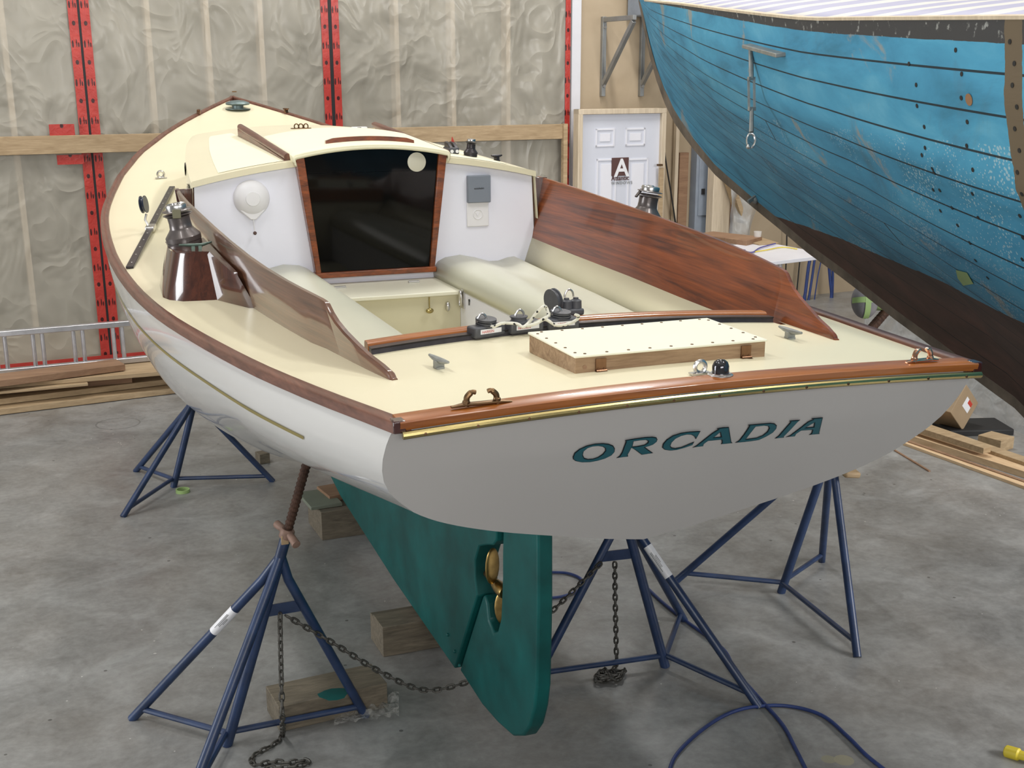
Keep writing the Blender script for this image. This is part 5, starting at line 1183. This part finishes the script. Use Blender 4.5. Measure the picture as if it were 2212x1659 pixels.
def P2px(P): d = P - CAM; z = d.dot(FWD); return CXP + FPX * d.dot(RGT) / z, CYP - FPX * d.dot(UPV) / z
def sheer_pt(s):
    q = plan0 + dirc * s + perp * hbb(s); q.z = 2.8
    for _ in range(6):
        px, _y = P2px(q); py = interp(px, [a for a, _ in sp_], [b for _, b in sp_]); D = (q - CAM).dot(FWD); q.z += (_y - py) * D / FPX
    return q
SMAX = LK + 4.2
shz = {}
ss_ = [0] + [.08, .18, .3] + [.45 + .2 * i for i in range(56)]
ss_ = [s for s in ss_ if s < SMAX]
lim = LK - .1
zlast = sheer_pt(lim).z; zprev = sheer_pt(lim - .4).z
def sheer(s):
    if s <= lim: return sheer_pt(s)
    q = plan0 + dirc * s + perp * hbb(s); q.z = zlast + (zlast - zprev) / .4 * (s - lim) * .5; return q
m = MB(); uv = []; NV = 48; rows = []
for side in (1, -1):
    rr_ = []
    for s in ss_:
        top = sheer(s); zk = max(.3, kz(s)); bb = hbb(s) - .03 * min(1, s * 3); r = []
        pe = 2.05 - .45 * (1 - ss(0, 2.5, s))
        for i in range(NV + 1):
            fz = i / NV; fx = interp(fz, [0, .12, .25, .4, .55, .68, .8, .9, 1], [1, .98, .92, .77, .55, .34, .17, .07, 0]); fx2 = interp(fz, [0, .2, .5, .8, 1], [1, .85, .50, .17, 0]); fx = fx2 + (fx - fx2) * ss(0, 3.5, s)
            # slack wineglass toward the keel
            q = plan0 + dirc * s + perp * side * (bb * fx + .035); q.z = top.z - (top.z - zk) * fz; r.append(q)
        rr_.append(r)
    base = len(m.v); m.grid(rr_); ENDS = (ENDS if side < 0 else []) + [rr_[-1]]
    for a, s in enumerate(ss_):
        gl = [0]
        for i in range(NV): gl.append(gl[-1] + (rr_[a][i + 1] - rr_[a][i]).length)
        for i in range(NV + 1): uv.append((s * 1.0, gl[i] / gl[-1]))
m.uv = uv
bh = m.build('planked_hull', 'blue', old, smooth=60, label='weathered blue planking with brown bottom paint')
MB().grid([[Vector(a) for a in ENDS[0]], [Vector(b) for b in ENDS[1]]]).build('stern_board', flat('faded_blue', (.06, .27, .44), .65), old)
# stem and keel timber
rows = []
for s in [ss_[0]] + ss_[1:]:
    q = plan0 + dirc * s; zk = max(.3, kz(s)); e = .055
    dn_ = Vector((0, 0, -1)) if s > 1.2 else (Vector((0, 0, -1)) * ss(0, 1.2, s) - dirc * (1 - ss(0, 1.2, s))).normalized()
    rows.append([q + perp * e + Vector((0, 0, zk + .09)), q + perp * e * .8 + Vector((0, 0, zk)) + dn_ * .02, q - perp * e * .8 + Vector((0, 0, zk)) + dn_ * .02, q - perp * e + Vector((0, 0, zk + .09))])
MB().grid(rows).build('stem_and_keel', flat('keel_timber', (.16, .13, .10), .7, var=.4, vs=6), old, smooth=40)
tpz = sheer(0).z; 
# deck beams and edge
rows = []
for s in ss_:
    t0 = sheer(s); r = []
    for j in range(9):
        f = 1 - 2 * j / 8; q = plan0 + dirc * s + perp * hbb(s) * f; q.z = t0.z + .10 * min(1, hbb(s)) * (1 - f * f) * 1.0 - .02; r.append(q)
    rows.append(r)
m_, t_, b_ = nt('old_deck'); sset(b_, rough=.6); u_ = coords(t_, 'Object', (1, 1, 1), (0, 0, math.atan2(dirc.y, dirc.x))); wv = node(t_, 'ShaderNodeTexWave'); wv.inputs['Scale'].default_value = .9; wv.inputs['Distortion'].default_value = .3; wv.bands_direction = 'X'
mp = coords(t_, 'World', (1, 1, 1), (0, 0, -math.atan2(dirc.y, dirc.x))); t_.links.new(mp, wv.inputs['Vector'])
t_.links.new(ramp(t_, wv.outputs['Fac'], [(.62, (.40, .40, .54)), (.68, (.66, .65, .62))]), b_.inputs['Base Color'])
MB().grid(rows).build('deck', m_, old, smooth=60, solid=.01)
rows = []
for s in ss_:
    t0 = sheer(s); rows.append([t0 + perp * .006 + Vector((0, 0, -.010)), t0 + perp * .008 + Vector((0, 0, .000)), t0 - perp * .018 + Vector((0, 0, .004)), t0 - perp * .018 + Vector((0, 0, -.010))])
MB().grid(rows, True).build('deck_edge', 'timberv', old, smooth=40)
# coaming strips lying on the far side of the deck
m = MB()
for s0_, s1_, off, hgt, mt, lab in ((.6, 6.5, .25, .035, 'timber', None), (3.0, 7.5, .05, .03, 'mahogw', None)):
    rows = []
    for i in range(24):
        s = s0_ + (s1_ - s0_) * i / 23; q = plan0 + dirc * s + perp * hbb(s) * off; q.z = sheer(s).z + .10 * min(1, hbb(s)) * (1 - off * off) - .01
        rows.append([q + perp * .03, q + perp * .03 + Vector((0, 0, hgt)), q - perp * .03 + Vector((0, 0, hgt)), q - perp * .03])
    tag(MB().grid(rows, True).build('deck_batten', mt), 'pale long batten lying on the blue boat deck' if off == .25 else 'brown long batten lying on the blue boat deck', 'batten')
sp0 = atd(1554, -40, 8.3); MB().tube([atd(1560, 16, 8.2), sp0], .022, 10).build('bow_post', 'galv', old)
# the side facing us: find points on the hull
BT = bvh(bh)
def onhull(px, py, off=0):
    h = BT.ray_cast(CAM, ray(px, py)); return (h[0] + h[1] * (off if h[1].dot(ray(px, py)) < 0 else -off), h[1] if h[1].dot(ray(px, py)) < 0 else -h[1]) if h[0] else (atd(px, py, 6), -ray(px, py))
a, n_ = onhull(1622, 98, .018); b_2, _ = onhull(1697, 118, .018)
cp = MB().bar(a, b_2, .016, .046, up=n_).build('chain_plate', 'galv', old, bev=.003, label='bent grey metal bracket on the blue hull')
P = a + n_ * .03; l_ = [P, P + Vector((0, 0, -.16)), P + Vector((0, 0, -.17)), P + Vector((0, 0, -.37)), P + Vector((0, 0, -.38)), P + Vector((0, 0, -.50))]
fix = lambda px, py: atd(px, py, (P - CAM).dot(FWD))
tb_ = [fix(1622, 100), fix(1623, 170), fix(1624, 235), fix(1623, 285), fix(1623, 308)]
m = MB(); m.tube([tb_[0], tb_[1]], .011, 8); m.tube([tb_[2], tb_[3]], [.009, .011], 8)
for sg in (-1, 1): m.bar(tb_[1] + RGT * .012 * sg, tb_[2] + RGT * .012 * sg, .010, .006)
m.box(tb_[1], (.032, .016, .016)); m.box(tb_[2], (.032, .016, .016))
tk = m.build('turnbuckle', 'galv', old, label='long grey turnbuckle hanging on the blue hull')
m = MB(); c_ = tb_[4]; m.tube([c_ + RGT * .018 * math.cos(g) + UPV * (.03 * math.sin(g) + .01) for g in [2 * PI * i / 14 for i in range(14)]], .006, 8, closed=True); m.ball(c_ + RGT * -.012 - UPV * .018, .011); m.build('shackle', 'steel', tk)
# drawn fastening holes in columns
holes = [(1668, 305)]
hp = []
for (x0, y0, x1, y1, n) in ((1967, 138, 2028, 455, 8), (2068, 108, 2110, 470, 8), (2185, 90, 2212, 560, 11), (1995, 335, 2130, 600, 8)):
    for i in range(n):
        f = i / (n - 1); hp.append((x0 + (x1 - x0) * f + (4 if i % 2 else -3), y0 + (y1 - y0) * f))
for px, py in hp:
    P, n_ = onhull(min(px, 2210), py, .001); MB().lathe([(.0072, 0), (.0072, .0012)], P, n_, 10).build('fastening_hole', M['dark'], old)
P, n_ = onhull(2094, 215, .001); MB().lathe([(.018, 0), (.018, .0015)], P, n_, 16).build('fastening_hole', flat('bare_hole', (.30, .16, .08), .8), old)
pts = [onhull(x, y, .003)[0] for x, y in ((2066, 582), (2090, 588), (2104, 612), (2082, 616), (2070, 600))]
m = MB(); m.add(pts, [(0, 1, 2, 3, 4)]); tag(m.build('tape_scrap', 'tapeg', smooth=0, fixn=False), 'torn scrap of green tape stuck on the blue hull', 'tape')
m = MB(); P, n_ = onhull(1632, 425, .0); m.ball(P + Vector((0, 0, -.02)), .022); m.bar(P, P + Vector((-.05, 0, -.03)), .02, .02); m.build('through_hull', 'galv', old)
# its stand with a padded head wrapped in green tape
D_ = 7.9; hd = atd(1868, 650, D_); js = thing('boat_stand', 'boat stand with a grey padded head taped green under the blue boat', 'boat stand', (hd.x, hd.y, 0), 'stand of the blue boat')
bd = (atd(1925, 655, D_ + .05) - hd).normalized()
pd_ = MB().ball(hd, (.115, .085, .085), 22, 14, frame(UPV, FWD, RGT)).build('pad_head', 'pad', js)
MB().bar(hd + bd * .05, hd + bd * .16, .13, .10, up=UPV).build('pad_wrap', 'tapeg', js, bev=.03)
m = MB(); f_ = -(FWD) 
def capstrip(a0, a1, wv_, vert):
    rows = []
    for i in range(13):
        g = a0 + (a1 - a0) * i / 12; r = []
        for w__ in (-wv_, wv_):
            if vert: n_ = Vector(); q = hd + UPV * .1165 * math.sin(g) + f_ * .0865 * math.cos(g) + RGT * w__
            else: q = hd + RGT * .0865 * math.sin(g) + f_ * .0865 * math.cos(g) + UPV * w__
            r.append(q)
        rows.append(r)
    return rows
m.grid(capstrip(-1.4, 1.4, .018, True)); m.grid(capstrip(-1.4, 1.4, .018, False)); m.build('cross_tape', 'tapeg', js, fixn=False)
bs = atd(1925, 660, D_ + .1); ft = atd(1880, 712, D_ - .05); dd_ = (ft - bs).normalized(); n = 60
pth = [bs + dd_ * (.9 * i / n) for i in range(n + 1)]
MB().tube(pth, [.028 if i % 2 else .031 for i in range(n + 1)], 14).build('screw', 'rust', js, smooth=20)
MB().bar(bs - bd * .05, bs + bd * .12 + Vector((0, 0, .03)), .11, .05).build('head_plate', 'dark', js, bev=.01)
en = pth[-1]
for k in range(3):
    g = 2 * PI * k / 3 + .4; MB().tube([en - dd_ * .25, Vector((en.x + .25 * math.cos(g) + .1, en.y + .25 * math.sin(g) + .35, 0))], .02, 10).build('leg', 'bluep', js)
